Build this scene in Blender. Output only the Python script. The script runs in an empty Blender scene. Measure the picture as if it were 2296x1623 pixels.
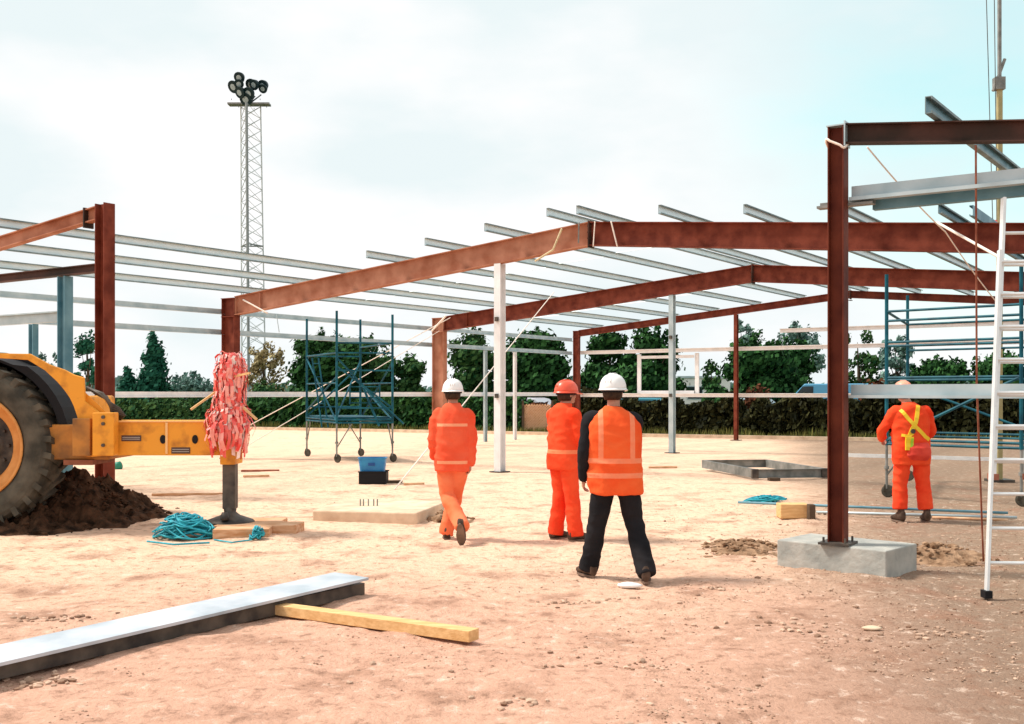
import bpy, bmesh, math, random
from mathutils import Vector, Matrix, noise
from mathutils.bvhtree import BVHTree
random.seed(7)
C = bpy.context.scene.collection
scene = bpy.context.scene

# ------------------------------------------------------------------ camera
F = 2400.0; W0, H0 = 2296.0, 1623.0; CX = 1148.0; HY = 882.0; CH = 1.65
cam = bpy.data.cameras.new('camera'); camo = bpy.data.objects.new('camera', cam); C.objects.link(camo)
camo.location = (0, 0, CH); camo.rotation_euler = (math.radians(90), 0, 0)
cam.sensor_width = 36; cam.lens = F / W0 * 36; cam.shift_y = (HY - H0 / 2) / W0
cam.clip_start = 0.1; cam.clip_end = 3000
scene.camera = camo
scene.render.resolution_x = 1024; scene.render.resolution_y = 724

def P(px, py, Y): return Vector(((px - CX) / F * Y, Y, CH - (py - HY) / F * Y))
def G(px, py, z=0.0):
    Y = (CH - z) * F / (py - HY); return Vector(((px - CX) / F * Y, Y, z))

# ------------------------------------------------------------------ sky, sun, exposure
SUN = Vector((-0.72, 0.12, 0.98)).normalized()
el = math.asin(SUN.z); az = math.atan2(SUN.x, SUN.y)
w = bpy.data.worlds.new('World'); scene.world = w; w.use_nodes = True
nt = w.node_tree; N = nt.nodes; L = nt.links; N.clear()
out = N.new('ShaderNodeOutputWorld'); bg = N.new('ShaderNodeBackground'); bg.inputs['Strength'].default_value = 0.1
L.new(bg.outputs[0], out.inputs[0])
sky = N.new('ShaderNodeTexSky'); sky.sky_type = 'NISHITA'; sky.sun_disc = False
sky.sun_elevation = el; sky.sun_rotation = az
tc = N.new('ShaderNodeTexCoord')
dp = N.new('ShaderNodeVectorMath'); dp.operation = 'DOT_PRODUCT'; L.new(tc.outputs['Generated'], dp.inputs[0])
dv = Vector((0.46, 1, 0.36)).normalized(); dp.inputs[1].default_value = dv
mp = N.new('ShaderNodeMapping'); mp.inputs['Scale'].default_value = (3, 3, 7); L.new(tc.outputs['Generated'], mp.inputs[0])
nz = N.new('ShaderNodeTexNoise'); nz.inputs['Scale'].default_value = 1.3; nz.inputs['Detail'].default_value = 5; L.new(mp.outputs[0], nz.inputs[0])
ma = N.new('ShaderNodeMath'); ma.operation = 'MULTIPLY_ADD'; L.new(nz.outputs[0], ma.inputs[0]); ma.inputs[1].default_value = 0.11
L.new(dp.outputs['Value'], ma.inputs[2])
mr = N.new('ShaderNodeMapRange'); mr.interpolation_type = 'SMOOTHSTEP'; L.new(ma.outputs[0], mr.inputs[0])
mr.inputs[1].default_value = 1.012; mr.inputs[2].default_value = 1.08; mr.inputs[3].default_value = 0.0; mr.inputs[4].default_value = 0.75
cl = N.new('ShaderNodeValToRGB'); L.new(nz.outputs[0], cl.inputs[0])
cl.color_ramp.elements[0].position = 0.38; cl.color_ramp.elements[0].color = (0.80, 0.885, 0.90, 1)
cl.color_ramp.elements[1].position = 0.62; cl.color_ramp.elements[1].color = (1.0, 0.985, 0.985, 1)
sc_ = N.new('ShaderNodeVectorMath'); sc_.operation = 'SCALE'; L.new(cl.outputs[0], sc_.inputs[0]); sc_.inputs['Scale'].default_value = 7.9
tint = N.new('ShaderNodeVectorMath'); tint.operation = 'MULTIPLY_ADD'; L.new(sky.outputs[0], tint.inputs[0])
tint.inputs[1].default_value = (0.8, 1.1, 0.75); tint.inputs[2].default_value = (1.0, 3.4, 3.7)
mx = N.new('ShaderNodeMix'); mx.data_type = 'RGBA'; L.new(mr.outputs[0], mx.inputs[0]); L.new(sc_.outputs[0], mx.inputs[6]); L.new(tint.outputs[0], mx.inputs[7])
L.new(mx.outputs[2], bg.inputs[0])
sl = bpy.data.lights.new('sun', 'SUN'); so = bpy.data.objects.new('sun', sl); C.objects.link(so)
sl.energy = 3.5; sl.angle = math.radians(10); sl.color = (1.0, 0.93, 0.84)
so.rotation_euler = SUN.to_track_quat('Z', 'Y').to_euler(); so.location = (-20, 5, 30)
vs = scene.view_settings; vs.view_transform = 'Standard'; vs.look = 'None'; vs.gamma = 1; vs.exposure = 0.42; vs.use_curve_mapping = False

# ------------------------------------------------------------------ helpers
def s2l(r, g, b):
    f = lambda c: ((c / 255 + 0.055) / 1.055) ** 2.4 if c > 10 else c / 255 / 12.92
    return (f(r), f(g), f(b))
def mat(name, col, rough=0.7, metal=0.0, col2=None, scale=6.0, bump=0.0, bscale=None, island=False, spec=0.5, detail=5, stretch=(1, 1, 1), lo=0.35, hi=0.65):
    m = bpy.data.materials.new(name); m.use_nodes = True; t = m.node_tree; n = t.nodes; l = t.links
    b = n['Principled BSDF']; b.inputs['Roughness'].default_value = rough; b.inputs['Metallic'].default_value = metal
    b.inputs['Specular IOR Level'].default_value = spec
    b.inputs['Base Color'].default_value = (*col, 1)
    if col2 is not None or bump:
        c = n.new('ShaderNodeTexCoord'); mpp = n.new('ShaderNodeMapping'); l.new(c.outputs['Object'], mpp.inputs[0]); mpp.inputs['Scale'].default_value = stretch
    if col2 is not None:
        r = n.new('ShaderNodeValToRGB'); r.color_ramp.elements[0].position = lo; r.color_ramp.elements[1].position = hi
        r.color_ramp.elements[0].color = (*col, 1); r.color_ramp.elements[1].color = (*col2, 1)
        if island:
            g = n.new('ShaderNodeNewGeometry'); l.new(g.outputs['Random Per Island'], r.inputs[0]); r.color_ramp.elements[0].position = 0; r.color_ramp.elements[1].position = 1
        else:
            x = n.new('ShaderNodeTexNoise'); x.inputs['Scale'].default_value = scale; x.inputs['Detail'].default_value = detail; l.new(mpp.outputs[0], x.inputs[0]); l.new(x.outputs[0], r.inputs[0])
        l.new(r.outputs[0], b.inputs['Base Color'])
    if bump:
        x = n.new('ShaderNodeTexNoise'); x.inputs['Scale'].default_value = bscale or scale * 4; x.inputs['Detail'].default_value = 4; l.new(mpp.outputs[0], x.inputs[0])
        bp = n.new('ShaderNodeBump'); bp.inputs['Strength'].default_value = bump; bp.inputs['Distance'].default_value = 0.02; l.new(x.outputs[0], bp.inputs['Height']); l.new(bp.outputs[0], b.inputs['Normal'])
    return m
M = {}
M['oxide'] = mat('red oxide paint', (0.115, 0.020, 0.010), 0.6, 0, (0.21, 0.048, 0.026), 4.0, 0.1, spec=0.15)
M['oxide_dark'] = mat('brown oxide paint', (0.085, 0.016, 0.009), 0.6, 0, (0.17, 0.038, 0.018), 3, spec=0.15)
M['oxide_dusty'] = mat('dusty faded oxide paint', (0.31, 0.115, 0.065), 0.75, 0, (0.48, 0.23, 0.15), 2.2, spec=0.15)
M['oxide_brown'] = mat('brown primer', (0.035, 0.022, 0.016), 0.6, 0, (0.09, 0.04, 0.03), 2, spec=0.15)
M['galv'] = mat('galvanised steel', (0.36, 0.46, 0.49), 0.42, 0.3, (0.52, 0.60, 0.62), 3)
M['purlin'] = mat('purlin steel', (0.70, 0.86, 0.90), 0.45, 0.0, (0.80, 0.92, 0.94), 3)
M['purlin_edge_shade'] = mat('painted purlin edge shade', (0.10, 0.16, 0.17), 0.6, 0.0, (0.2, 0.27, 0.28), 4)  # shade under the flanges, put into the colour
M['galv_white'] = mat('bright galvanised', (0.72, 0.72, 0.72), 0.5, 0.1, (0.84, 0.82, 0.82), 4)
M['galv_blue'] = mat('bluish galvanised', (0.07, 0.20, 0.26), 0.5, 0.2, (0.16, 0.32, 0.38), 3)
M['concrete'] = mat('concrete', (0.30, 0.31, 0.29), 0.9, 0, (0.44, 0.43, 0.39), 5, 0.4, spec=0.15)
M['concrete_pale'] = mat('pale concrete', (0.55, 0.40, 0.28), 0.9, 0, (0.74, 0.58, 0.42), 4, 0.3, spec=0.15)
M['wood'] = mat('pale timber', (0.62, 0.36, 0.15), 0.75, 0, (0.78, 0.5, 0.24), 5, 0.2, stretch=(1, 6, 6), spec=0.15)
M['wood_pad'] = mat('worn timber', (0.5, 0.24, 0.11), 0.85, 0, (0.75, 0.5, 0.32), 4, 0.3, stretch=(1, 5, 5), spec=0.15)
M['yellow'] = mat('machine yellow', (0.42, 0.15, 0.02), 0.5, 0, (0.80, 0.33, 0.03), 4.5, 0.15, lo=0.28, hi=0.48, spec=.3)
M['yellow_dirty'] = mat('dirty machine yellow', (0.22, 0.09, 0.02), 0.7, 0, (0.5, 0.2, 0.03), 4)
M['rim'] = mat('rim yellow', (0.55, 0.21, 0.04), 0.6, 0, (0.68, 0.30, 0.08), 6)
M['rubber'] = mat('dusty rubber', (0.045, 0.042, 0.034), 0.9, 0, (0.12, 0.105, 0.08), 4, 0.3, spec=0.15)
M['black'] = mat('black', (0.012, 0.012, 0.014), 0.6, spec=0.15)
M['darksteel'] = mat('greasy steel and channel shade', (0.05, 0.045, 0.042), 0.5, 0.3, (0.13, 0.11, 0.09), 6, spec=0.15)
M['steelgrey'] = mat('grey steel', (0.14, 0.15, 0.14), 0.6, 0.2, (0.28, 0.28, 0.26), 5)
M['teal'] = mat('teal scaffold paint', (0.004, 0.055, 0.085), 0.5, 0, (0.012, 0.12, 0.16), 5, spec=0.15)
M['ropeteal'] = mat('teal polypropylene rope', (0.0, 0.22, 0.30), 0.6, 0, (0.02, 0.42, 0.50), 14)
M['ropeyellow'] = mat('straw coloured rope', (0.52, 0.42, 0.24), 0.8, 0, (0.66, 0.56, 0.36), 20)
M['ropewhite'] = mat('pale rope', (0.8, 0.68, 0.58), 0.8, 0, (0.9, 0.8, 0.72), 20)
M['rust'] = mat('rusty cable', (0.25, 0.07, 0.04), 0.8, 0, (0.4, 0.16, 0.1), 8, spec=0.15)
M['soil'] = mat('dark shaded soil', (0.018, 0.010, 0.006), 1.0, 0, (0.10, 0.05, 0.028), 7, 0.6, 30, spec=0.1)  # mound soil darkened: the machine's shade is in its colour
M['soil_dry'] = mat('loose brown soil', (0.16, 0.09, 0.05), 1.0, 0, (0.38, 0.24, 0.15), 9, 0.6, 30, spec=0.1)
M['tape_red'] = mat('red barrier tape', (0.78, 0.05, 0.045), 0.4, 0, (0.88, 0.16, 0.13), 6)
M['tape_white'] = mat('white barrier tape', (0.88, 0.60, 0.54), 0.4, 0, (0.9, 0.82, 0.76), 6)
M['blue'] = mat('blue plastic', (0.0, 0.16, 0.42), 0.4, 0, (0.02, 0.26, 0.5), 5)
M['skin'] = mat('skin', (0.42, 0.2, 0.13), 0.55, 0, (0.5, 0.26, 0.17), 20)
M['hair'] = mat('dark hair', (0.03, 0.018, 0.012), 0.7, 0, (0.06, 0.035, 0.02), 40, spec=0.15)
M['helmet'] = mat('white helmet plastic', (0.82, 0.82, 0.80), 0.25, 0, (0.88, 0.88, 0.87), 3)
M['cap_orange'] = mat('orange helmet plastic', (0.78, 0.09, 0.04), 0.35, 0, (0.85, 0.14, 0.07), 4)
M['cap_pink'] = mat('sun faded orange helmet', (0.85, 0.27, 0.16), 0.4, 0, (0.9, 0.36, 0.24), 4)
M['trouser_orange'] = mat('faded orange cloth', (0.80, 0.15, 0.055), 0.9, 0, (0.88, 0.24, 0.11), 3.5, 0.3, 14, spec=0.15)
M['trouser_red'] = mat('bright orange cloth', (0.80, 0.045, 0.014), 0.9, 0, (0.88, 0.09, 0.03), 3.5, 0.3, 14, spec=0.15)
M['cloth_black'] = mat('black cloth', (0.009, 0.009, 0.011), 0.9, 0, (0.02, 0.018, 0.02), 4, 0.3, 16, spec=0.15)
M['boot'] = mat('work boot leather', (0.05, 0.03, 0.02), 0.7, 0, (0.12, 0.075, 0.055), 12, spec=0.15)
M['sole'] = mat('worn boot sole', (0.13, 0.08, 0.055), 0.8, 0, (0.22, 0.14, 0.1), 12)
M['harness'] = mat('yellow harness webbing', (0.85, 0.55, 0.01), 0.6, 0, (0.88, 0.62, 0.03), 8)
M['harness_green'] = mat('lime label on harness', (0.35, 0.6, 0.03), 0.6)
M['alu'] = mat('aluminium', (0.74, 0.76, 0.76), 0.35, 0.3, (0.84, 0.85, 0.84), 8)
M['olive'] = mat('olive painted boom', (0.30, 0.25, 0.10), 0.5, 0, (0.42, 0.36, 0.17), 4)
M['redhook'] = mat('red hook paint', (0.6, 0.05, 0.04), 0.5)
M['mast'] = mat('pale lattice steel', (0.44, 0.50, 0.50), 0.6, 0.0, (0.56, 0.61, 0.61), 2)
M['mastdark'] = mat('grey mast leg', (0.22, 0.25, 0.25), 0.6)
M['lampcase'] = mat('dark lamp casing', (0.010, 0.028, 0.032), 0.5, spec=0.15)
M['lampglass'] = mat('lamp glass', (0.3, 0.4, 0.42), 0.15)
M['bark'] = mat('bark', (0.07, 0.045, 0.03), 0.9, 0, (0.13, 0.09, 0.06), 5, 0.4, spec=0.15)
M['sign'] = mat('paper sticker', (0.08, 0.04, 0.03), 0.6)

def leafmat(name, a, b):
    m = mat(name, a, 0.65, 0, b, island=True, spec=0.05); return m
M['leaf_dark'] = leafmat('dark green leaves', (0.003, 0.022, 0.008), (0.045, 0.13, 0.035))
M['leaf_mid'] = leafmat('green leaves', (0.008, 0.05, 0.018), (0.075, 0.15, 0.045))
M['leaf_teal'] = leafmat('bluish conifer needles', (0.004, 0.045, 0.028), (0.03, 0.14, 0.085))
M['leaf_yellow'] = leafmat('yellowing thin leaves', (0.18, 0.13, 0.06), (0.45, 0.38, 0.2))
M['leaf_pale'] = leafmat('pale hazed leaves', (0.07, 0.15, 0.13), (0.22, 0.33, 0.28))  # distance haze put into the colour of the far trees
M['leaf_hedge'] = leafmat('hedge leaves', (0.004, 0.006, 0.004), (0.055, 0.055, 0.02))
M['leaf_brown'] = leafmat('brown hedge leaves', (0.06, 0.02, 0.01), (0.16, 0.06, 0.03))
M['grass'] = leafmat('rough grass blades', (0.05, 0.07, 0.015), (0.22, 0.2, 0.06))

WL = {}
def wloc(o):
    v = Vector((0, 0, 0))
    while o is not None:
        v += Vector(o.location); o = o.parent
    return v
def tag(o, label=None, cat=None, group=None, kind=None):
    if label: o['label'] = label
    if cat: o['category'] = cat
    if group: o['group'] = group
    if kind: o['kind'] = kind
    return o
def thing(name, label, cat, loc=(0, 0, 0), rz=0, group=None):
    o = bpy.data.objects.new(name, None); C.objects.link(o); o.location = loc; o.rotation_euler = (0, 0, rz); o.empty_display_size = 0.2
    return tag(o, label, cat, group)
class MB:
    def __init__(s): s.v = []; s.f = []; s.m = []; s.cur = 0
    def add(s, vs, fs):
        b = len(s.v); s.v += [Vector(v) for v in vs]
        for f in fs: s.f.append([i + b for i in f]); s.m.append(s.cur)
    def box(s, lo, hi, rot=None, org=None):
        x0, y0, z0 = lo; x1, y1, z1 = hi
        vs = [Vector(v) for v in ((x0, y0, z0), (x1, y0, z0), (x1, y1, z0), (x0, y1, z0), (x0, y0, z1), (x1, y0, z1), (x1, y1, z1), (x0, y1, z1))]
        if rot is not None:
            o_ = Vector(org) if org is not None else (vs[0] + vs[6]) / 2
            vs = [rot @ (v - o_) + o_ for v in vs]
        s.add(vs, [(0, 3, 2, 1), (4, 5, 6, 7), (0, 1, 5, 4), (1, 2, 6, 5), (2, 3, 7, 6), (3, 0, 4, 7)])
    def prof(s, poly, p0, p1, side, up):
        p0 = Vector(p0); p1 = Vector(p1); n = len(poly)
        vs = [p0 + side * a + up * b for a, b in poly] + [p1 + side * a + up * b for a, b in poly]
        fs = [(i, (i + 1) % n, n + (i + 1) % n, n + i) for i in range(n)] + [tuple(range(n))[::-1], tuple(range(n, 2 * n))]
        s.add(vs, fs)
    def bar(s, p0, p1, wd, ht, up=Vector((0, 0, 1))):
        p0 = Vector(p0); p1 = Vector(p1); d = (p1 - p0).normalized()
        if abs(d.dot(up)) > 0.95: up = Vector((0, 1, 0))
        side = d.cross(up).normalized(); u = side.cross(d).normalized()
        s.prof([(-wd / 2, -ht / 2), (wd / 2, -ht / 2), (wd / 2, ht / 2), (-wd / 2, ht / 2)], p0, p1, side, u)
    def tube(s, pts, r, n=8, caps=True):
        pts = [Vector(p) for p in pts]; rs = r if isinstance(r, (list, tuple)) else [r] * len(pts)
        rings = []; prev = None
        for i, p in enumerate(pts):
            d = (pts[min(i + 1, len(pts) - 1)] - pts[max(i - 1, 0)]).normalized()
            if prev is None:
                a = Vector((0, 0, 1)) if abs(d.z) < 0.9 else Vector((1, 0, 0)); x = d.cross(a).normalized()
            else:
                x = (prev - d * prev.dot(d)).normalized()
            y = d.cross(x); prev = x
            rings.append([p + (x * math.cos(2 * math.pi * k / n) + y * math.sin(2 * math.pi * k / n)) * rs[i] for k in range(n)])
        s.rings(rings, caps)
    def rings(s, rings, caps=True):
        n = len(rings[0]); vs = [v for r in rings for v in r]
        fs = [(i * n + k, i * n + (k + 1) % n, (i + 1) * n + (k + 1) % n, (i + 1) * n + k) for i in range(len(rings) - 1) for k in range(n)]
        if caps: fs += [tuple(range(n))[::-1], tuple(range((len(rings) - 1) * n, len(rings) * n))]
        s.add(vs, fs)
    def lathe(s, prof, c, axis, n=48, closed=False, caps=True):
        c = Vector(c); axis = Vector(axis).normalized(); a = Vector((0, 0, 1)) if abs(axis.z) < 0.9 else Vector((1, 0, 0))
        x = axis.cross(a).normalized(); y = axis.cross(x)
        rg = [[c + axis * h + (x * math.cos(2 * math.pi * k / n) + y * math.sin(2 * math.pi * k / n)) * max(r, 1e-4) for k in range(n)] for r, h in prof]
        if closed: rg.append(rg[0])
        s.rings(rg, caps and not closed)
    def ball(s, c, r, n=8, m=6, seed=None, jit=0.0):
        c = Vector(c); r = Vector(r) if not isinstance(r, (int, float)) else Vector((r, r, r)); rg = []
        for i in range(1, m):
            t = math.pi * i / m
            rg.append([c + Vector((r.x * math.sin(t) * math.cos(2 * math.pi * k / n) * (1 + random.uniform(-jit, jit)), r.y * math.sin(t) * math.sin(2 * math.pi * k / n) * (1 + random.uniform(-jit, jit)), -r.z * math.cos(t) * (1 + random.uniform(-jit, jit)))) for k in range(n)])
        s.rings(rg)
    def build_each(s, name, m, parent=None, local=False, **kw):
        # every connected piece becomes an object of its own
        par = list(range(len(s.v)))
        def fd(i):
            while par[i] != i: par[i] = par[par[i]]; i = par[i]
            return i
        for f in s.f:
            for i in f[1:]: par[fd(i)] = fd(f[0])
        grp = {}
        for f in s.f: grp.setdefault(fd(f[0]), []).append(f)
        res = []
        for fl in grp.values():
            q = MB(); mp_ = {}
            for f in fl:
                for i in f:
                    if i not in mp_: mp_[i] = len(q.v); q.v.append(s.v[i].copy())
                q.f.append([mp_[i] for i in f]); q.m.append(0)
            res.append(q.build(name, m, parent, local=local, **kw))
        return res
    def build(s, name, m, parent=None, smooth=False, bevel=0, loc=None, local=False):
        me = bpy.data.meshes.new(name)
        if parent is not None: off = Vector((0, 0, 0)) if local else wloc(parent)
        else: off = Vector(loc) if loc is not None else sum(s.v, Vector((0, 0, 0))) / max(1, len(s.v))
        me.from_pydata([v - off for v in s.v], [], s.f)
        for mm in (m if isinstance(m, (list, tuple)) else [m]): me.materials.append(mm)
        if isinstance(m, (list, tuple)): me.polygons.foreach_set('material_index', s.m)
        me.update(); bm = bmesh.new(); bm.from_mesh(me); bmesh.ops.recalc_face_normals(bm, faces=bm.faces); bm.to_mesh(me); bm.free()
        if smooth: me.polygons.foreach_set('use_smooth', [True] * len(me.polygons))
        o = bpy.data.objects.new(name, me); C.objects.link(o)
        if parent is not None: o.parent = parent
        else: o.location = off
        if bevel:
            b = o.modifiers.new('bevel', 'BEVEL'); b.width = bevel; b.segments = 2; b.limit_method = 'ANGLE'
        return o
Zv = Vector((0, 0, 1))
def ipoly(depth, width, tf=0.018, tw=0.014):      # top at 0, hangs down
    a = width / 2; t = tw / 2; d = depth
    return [(-a, 0), (-a, -tf), (-t, -tf), (-t, -d + tf), (-a, -d + tf), (-a, -d), (a, -d), (a, -d + tf), (t, -d + tf), (t, -tf), (a, -tf), (a, 0)]
def thick(pts, th):
    n = len(pts); L_, R_ = [], []
    for i in range(n):
        p = Vector(pts[i]).to_2d()
        ds = []
        if i > 0: ds.append((p - Vector(pts[i - 1]).to_2d()).normalized())
        if i < n - 1: ds.append((Vector(pts[i + 1]).to_2d() - p).normalized())
        ns = [Vector((-d.y, d.x)) for d in ds]; nn = sum(ns, Vector((0, 0))).normalized()
        k = th / 2 / max(0.4, nn.dot(ns[0])); L_.append(p + nn * k); R_.append(p - nn * k)
    return [tuple(v) for v in L_ + R_[::-1]]
def zed(depth=0.2, fl=0.065, lip=0.02, th=0.006, toplip=True):   # origin at bottom of web
    return thick([(fl, lip), (fl, 0), (0, 0), (0, depth), (-fl, depth)] + ([(-fl, depth - lip)] if toplip else []), th)
def chan(depth=0.2, fl=0.06, th=0.006):
    return thick([(fl, -depth / 2), (0, -depth / 2), (0, depth / 2), (fl, depth / 2)], th)

# ------------------------------------------------------------------ ground
def axis_steps(lo, hi, f):
    xs = [lo]
    while xs[-1] < hi: xs.append(xs[-1] + f(xs[-1]))
    return xs
xs = axis_steps(-900, 900, lambda x: max(0.09, abs(x) * 0.022 - 0.06))
ys = axis_steps(-300, 1500, lambda y: 0.075 if 3 < y < 10 else (max(0.075, (y - 10) * 0.035 + 0.07) if y >= 10 else max(0.2, -(y - 3) * 0.2)))
def gh(x, y):
    f = max(0, min(1, (26 - y) / 14))
    v = Vector((x, y, 0))
    h = 0.035 * noise.noise(v * 0.9) + 0.024 * noise.noise(v * 3.3) + 0.018 * noise.noise(v * 8.0) * (0.4 + max(0, noise.noise(v * 0.6 + Vector((3, 1, 0))) * 2))
    if 4 < y < 16 and abs(x) < 9:
        for (y0, k, ph) in ((8.6, -.16, 0), (9.25, -.16, 1), (6.2, .22, 2), (11.2, -.05, 3)):
            dd_ = (y - y0 - k * x - .25 * math.sin(x * .5 + ph)) / .14
            if abs(dd_) < 2.5: h += (-.016 * math.exp(-dd_ * dd_) + .008 * math.exp(-(abs(dd_) - 1.5) ** 2 * 4)) * (.4 + .6 * noise.noise(Vector((x * .7, y0, 2)))) + .006 * math.exp(-dd_ * dd_) * math.sin(x * 34)
    return h * (0.25 + 0.75 * f) if abs(x) < 60 and y < 60 else 0
gm = MB(); nx = len(xs); vs_ = [(x, y, gh(x, y)) for y in ys for x in xs]
fs_ = [(j * nx + i, j * nx + i + 1, (j + 1) * nx + i + 1, (j + 1) * nx + i) for j in range(len(ys) - 1) for i in range(nx - 1)]
gme = bpy.data.meshes.new('ground'); gme.from_pydata(vs_, [], fs_); gme.polygons.foreach_set('use_smooth', [True] * len(fs_))
ground = bpy.data.objects.new('ground', gme); C.objects.link(ground); tag(ground, 'bare sandy site ground with stones and dried mud', kind='structure')
m = bpy.data.materials.new('sandy ground'); m.use_nodes = True; t = m.node_tree; n = t.nodes; l = t.links; b = n['Principled BSDF']
b.inputs['Roughness'].default_value = 1; b.inputs['Specular IOR Level'].default_value = 0.08
tcg = n.new('ShaderNodeTexCoord')
def NZ(scale, detail=6, stretch=None, rough=0.6):
    x = n.new('ShaderNodeTexNoise'); x.inputs['Scale'].default_value = scale; x.inputs['Detail'].default_value = detail; x.inputs['Roughness'].default_value = rough
    if stretch:
        q = n.new('ShaderNodeMapping'); q.inputs['Scale'].default_value = stretch; l.new(tcg.outputs['Object'], q.inputs[0]); l.new(q.outputs[0], x.inputs[0])
    else: l.new(tcg.outputs['Object'], x.inputs[0])
    return x.outputs[0]
def MR(v, a, bb, c=0, d=1):
    x = n.new('ShaderNodeMapRange'); x.interpolation_type = 'SMOOTHSTEP'; l.new(v, x.inputs[0]); x.inputs[1].default_value = a; x.inputs[2].default_value = bb; x.inputs[3].default_value = c; x.inputs[4].default_value = d; return x.outputs[0]
def MIX(f, a, bb):
    x = n.new('ShaderNodeMix'); x.data_type = 'RGBA'
    l.new(f, x.inputs[0])
    for k, v in ((6, a), (7, bb)):
        if isinstance(v, tuple): x.inputs[k].default_value = (*v, 1)
        else: l.new(v, x.inputs[k])
    return x.outputs[2]
def MA(op, a, bb, c=None):
    x = n.new('ShaderNodeMath'); x.operation = op
    for k, v in enumerate((a, bb, c)):
        if v is None: continue
        if isinstance(v, (int, float)): x.inputs[k].default_value = v
        else: l.new(v, x.inputs[k])
    return x.outputs[0]
sp = n.new('ShaderNodeSeparateXYZ'); l.new(tcg.outputs['Object'], sp.inputs[0])
big = NZ(0.35, 4); midn = NZ(1.6, 6); fine = NZ(9, 8, None, 0.7); streak = NZ(1.0, 5, (0.5, 2.2, 1))
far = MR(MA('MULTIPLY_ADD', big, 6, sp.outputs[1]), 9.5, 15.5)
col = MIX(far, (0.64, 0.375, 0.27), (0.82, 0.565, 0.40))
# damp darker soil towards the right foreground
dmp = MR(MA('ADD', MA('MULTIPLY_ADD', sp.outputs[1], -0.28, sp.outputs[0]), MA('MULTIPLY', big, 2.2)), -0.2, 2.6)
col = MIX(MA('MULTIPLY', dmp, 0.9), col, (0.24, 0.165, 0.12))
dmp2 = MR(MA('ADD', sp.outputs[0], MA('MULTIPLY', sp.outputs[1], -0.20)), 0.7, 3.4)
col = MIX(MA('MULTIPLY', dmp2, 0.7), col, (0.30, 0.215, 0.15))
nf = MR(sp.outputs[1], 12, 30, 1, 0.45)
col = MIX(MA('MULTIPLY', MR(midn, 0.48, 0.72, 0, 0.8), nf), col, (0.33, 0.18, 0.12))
col = MIX(MR(streak, 0.58, 0.78, 0, 0.3), col, (0.5, 0.29, 0.18))
col = MIX(MA('MULTIPLY', MR(fine, 0.50, 0.68, 0, 0.75), nf), col, (0.27, 0.15, 0.10))
col = MIX(MR(fine, 0.46, 0.30, 0, 0.6), col, (0.84, 0.66, 0.54))
# green verge beyond the hedge
vg = MR(MA('MULTIPLY_ADD', sp.outputs[0], 0.485, sp.outputs[1]), 43.2, 44.6)
col = MIX(vg, col, (0.06, 0.09, 0.03))
l.new(col, b.inputs['Base Color'])
bp = n.new('ShaderNodeBump'); bp.inputs['Strength'].default_value = 1.0; bp.inputs['Distance'].default_value = 0.04
l.new(MA('ADD', fine, MA('MULTIPLY', NZ(30, 4), 0.4)), bp.inputs['Height']); l.new(bp.outputs[0], b.inputs['Normal'])
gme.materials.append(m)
# stones as one loose scatter
M['stone'] = mat('stones and clods', (0.20, 0.11, 0.07), 0.95, 0, (0.60, 0.42, 0.31), island=True, spec=0.1)
sm = MB(); rs = random.Random(3)
ico = [(0, 0, 1), (.89, 0, .45), (.28, .85, .45), (-.72, .53, .45), (-.72, -.53, .45), (.28, -.85, .45), (.72, .53, -.45), (-.28, .85, -.45), (-.89, 0, -.45), (-.28, -.85, -.45), (.72, -.53, -.45), (0, 0, -1)]
icf = [(0, 1, 2), (0, 2, 3), (0, 3, 4), (0, 4, 5), (0, 5, 1), (1, 6, 2), (2, 7, 3), (3, 8, 4), (4, 9, 5), (5, 10, 1), (2, 6, 7), (3, 7, 8), (4, 8, 9), (5, 9, 10), (1, 10, 6), (6, 11, 7), (7, 11, 8), (8, 11, 9), (9, 11, 10), (10, 11, 6)]
def stone(mb, x, y, z, r):
    a = rs.uniform(0, 6.28); ca, sa = math.cos(a), math.sin(a); sx, sy, sz = r * rs.uniform(.7, 1.4), r * rs.uniform(.6, 1), r * rs.uniform(.35, .7)
    vv = []
    for q in ico:
        k = rs.uniform(.8, 1.2); X = q[0] * sx * k; Y = q[1] * sy * k; vv.append((x + X * ca - Y * sa, y + X * sa + Y * ca, z + q[2] * sz * k))
    mb.add(vv, icf)
cnt = 0
while cnt < 8500:
    y = 4.5 + (rs.random() ** 1.5) * 12; x = rs.uniform(-0.52, 0.52) * y
    d = 0.25 + 0.75 * max(0, min(1, (x - 0.15 * y + 1.2) / 2.5))
    if noise.noise(Vector((x * 0.8, y * 0.8, 5))) < 0.25 - 0.5 * d: continue
    if rs.random() > d: continue
    r = rs.uniform(.0035, .010) if rs.random() < 0.95 else rs.uniform(.010, .026)
    stone(sm, x, y, gh(x, y) + r * 0.15, r); cnt += 1
for cx_, cy_, rr, k in ((1610, 1320, .12, 14), (1260, 1355, .2, 20), (1370, 1350, .15, 12), (120, 1385, .3, 40), (1180, 1580, .18, 16), (1750, 1400, .5, 50), (2120, 1415, .25, 30), (90, 1520, .2, 50), (1350, 1490, .3, 20)):
    g = G(cx_, cy_)
    for q in range(k):
        x = g.x + rs.gauss(0, rr * .6); y = g.y + rs.gauss(0, rr * .4); r = rs.uniform(.01, .03); stone(sm, x, y, gh(x, y) + r * .2, r)
o = sm.build('gravel', M['stone'], loc=(0, 0, 0)); tag(o, 'small stones and dried clods scattered over the site ground', kind='stuff')
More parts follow.
